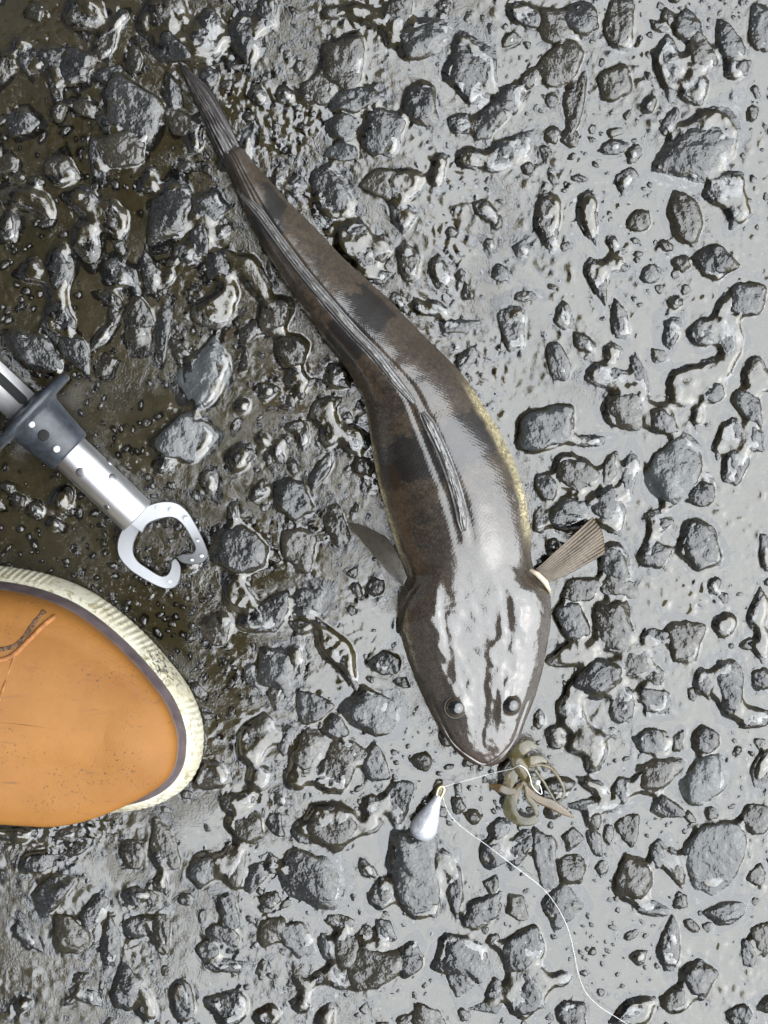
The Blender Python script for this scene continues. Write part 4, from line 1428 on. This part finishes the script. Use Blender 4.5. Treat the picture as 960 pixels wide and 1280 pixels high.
t = NT('soft_plastic')
co = t.coord('Object')
sp_c = t.ramp(t.noise(co, 70, 3), [(0.36, (0.034, 0.030, 0.009)), (0.50, (0.066, 0.054, 0.015)), (0.66, (0.125, 0.085, 0.019))])
sp_c = t.mix(t.ramp(t.noise(co, 900, 2), [(0.62, 0.0), (0.68, 0.7)]), sp_c, (0.02, 0.018, 0.01))
t.pbr(sp_c, 0.30, 1.45, 1.0, 0.06, 1.5, alpha=0.66, normal=t.bump(t.noise(co, 400, 2), 0.0005, 0.5))
M_SOFT = t.m
t = NT('amber_plastic')
co = t.coord('Object')
t.pbr(t.ramp(t.noise(co, 110, 3), [(0.36, (0.040, 0.030, 0.011)), (0.66, (0.13, 0.070, 0.017))]), 0.30, 1.45, 1.0, 0.06, 1.5, alpha=0.72, normal=t.bump(t.noise(co, 400, 2), 0.0005, 0.5))
M_AMBER = t.m
lure = thing('soft_lure', 'olive and amber soft plastic creature lure at the fish mouth', 'lure', P(660, 985, 0))


def limb(name, pts, radii, m, flat=0.45, n=40):
    c = spline([P(*p) for p in pts], n)
    rr = 0.74 * np.interp(np.linspace(0, 1, n), np.linspace(0, 1, len(radii)), radii)
    vv, ff = tube_mesh(c, rr, 12, True, flat)
    o = obj(name, mesh_np(name, vv, ff), m)
    return o


LP_ = [
    limb('body', [(636, 940, .010), (645, 950, .0105), (653, 962, .010), (657, 976, .009)], [0.0018, 0.0046, 0.0048, 0.0022], M_SOFT, 0.6),
    limb('flap', [(640, 946, .011), (652, 936, .012), (663, 931, .011), (672, 935, .010)], [0.0024, 0.0044, 0.0040, 0.0008], M_SOFT, 0.15),
    limb('flap', [(652, 952, .010), (664, 951, .011), (676, 949, .010), (684, 953, .009)], [0.0020, 0.0034, 0.0026, 0.0006], M_SOFT, 0.15),
    limb('flap', [(645, 962, .010), (639, 972, .010), (637, 986, .009)], [0.003, 0.0046, 0.0012], M_SOFT, 0.15),
    limb('flap', [(655, 972, .010), (664, 976, .011), (670, 986, .009), (668, 996, .008)], [0.002, 0.0036, 0.0030, 0.0008], M_SOFT, 0.15),
    limb('claw', [(654, 978, .010), (646, 988, .009), (638, 1003, .008), (639, 1016, .007), (648, 1025, .007), (662, 1027, .007), (672, 1022, .007)], [0.0012, 0.0024, 0.0044, 0.0046, 0.0036, 0.0030, 0.0026], M_SOFT, 0.14),
    limb('claw', [(657, 982, .010), (660, 996, .009), (668, 1008, .008), (671, 1020, .007)], [0.0010, 0.0016, 0.0022, 0.0014], M_SOFT, 0.25),
    limb('leg', [(650, 984, .009), (638, 989, .009), (626, 986, .009), (611, 982, .008)], [0.0010, 0.0026, 0.0030, 0.0012], M_AMBER, 0.18),
    limb('tail', [(655, 974, .010), (660, 988, .0095), (673, 999, .0085), (688, 1005, .0075), (702, 1013, .0065), (717, 1022, .0055)], [0.0018, 0.0022, 0.0026, 0.0032, 0.0026, 0.0005], M_AMBER, 0.16),
    limb('feeler', [(660, 958, .010), (674, 956, .0095), (688, 960, .009), (698, 972, .009), (705, 988, .008), (702, 999, .0075), (692, 1004, .007)], [0.0012, 0.0010, 0.0010, 0.0010, 0.0011, 0.0010, 0.0008], M_SOFT, 0.5),
    limb('feeler', [(668, 962, .010), (678, 975, .009), (687, 990, .008), (695, 1003, .007)], [0.0010, 0.0009, 0.0009, 0.0006], M_SOFT, 0.5),
]
t = NT('hook_wire')
t.pbr((0.42, 0.43, 0.45), 0.25, 1.5, metal=1.0)
LP_.append(limb('hook', [(648, 956, .018), (656, 960, .0175), (662, 970, .017), (665, 982, .016), (672, 990, .0145), (677, 993, .013), (676, 985, .0135), (671, 975, .014)], [0.00042] * 8, t.m, 1.0))
t = NT('clear_bead')
t.pbr((0.6, 0.62, 0.66), 0.08, 1.5, 1.0, 0.02, 1.6)
th = np.linspace(0, math.pi, 12)
bp = np.array(P(672, 978, 0.0145))
T2, PH = np.meshgrid(th, np.linspace(0, 2 * math.pi, 18, endpoint=False), indexing='ij')
LP_.append(obj('bead', mesh_np('bead', np.stack([0.0013 * np.sin(T2) * np.cos(PH) + bp[0], 0.0013 * np.sin(T2) * np.sin(PH) + bp[1], 0.0013 * np.cos(T2) + bp[2]], -1).reshape(-1, 3), grid_faces(12, 18, True)[:, ::-1]), t.m))
under(lure, *LP_)

t = NT('nylon_line')
t.pbr((0.68, 0.69, 0.68), 0.25, 1.5, 0.6, 0.05)
M_LINE = t.m


def line(name, pts, r_, label):
    c = spline([P(*p) for p in pts], 160)
    vv, ff = tube_mesh(c, r_, 6)
    o = obj(name, mesh_np(name, vv, ff), M_LINE, label=label, cat='fishing line')
    return o


line('fishing_line', [(551, 986, .013), (554, 998, .010), (558, 1010, .011), (565, 1022, .010), (580, 1036, .010), (608, 1056, .011), (630, 1073, .012), (658, 1094, .011), (680, 1112, .009),
                      (698, 1136, .009), (710, 1161, .008), (717, 1188, .008), (723, 1217, .008), (732, 1240, .008), (748, 1257, .008), (768, 1270, .008), (800, 1290, .008), (860, 1325, .008)],
     0.00013, 'thin clear fishing line curving from the sinker down to the lower picture edge')
line('fishing_line', [(551, 985, .013), (562, 981, .012), (578, 977, .013), (599, 971, .013), (622, 965, .014), (640, 961, .016), (648, 957, .018)],
     0.00011, 'short taut fishing line between the brass sinker loop and the lure hook')
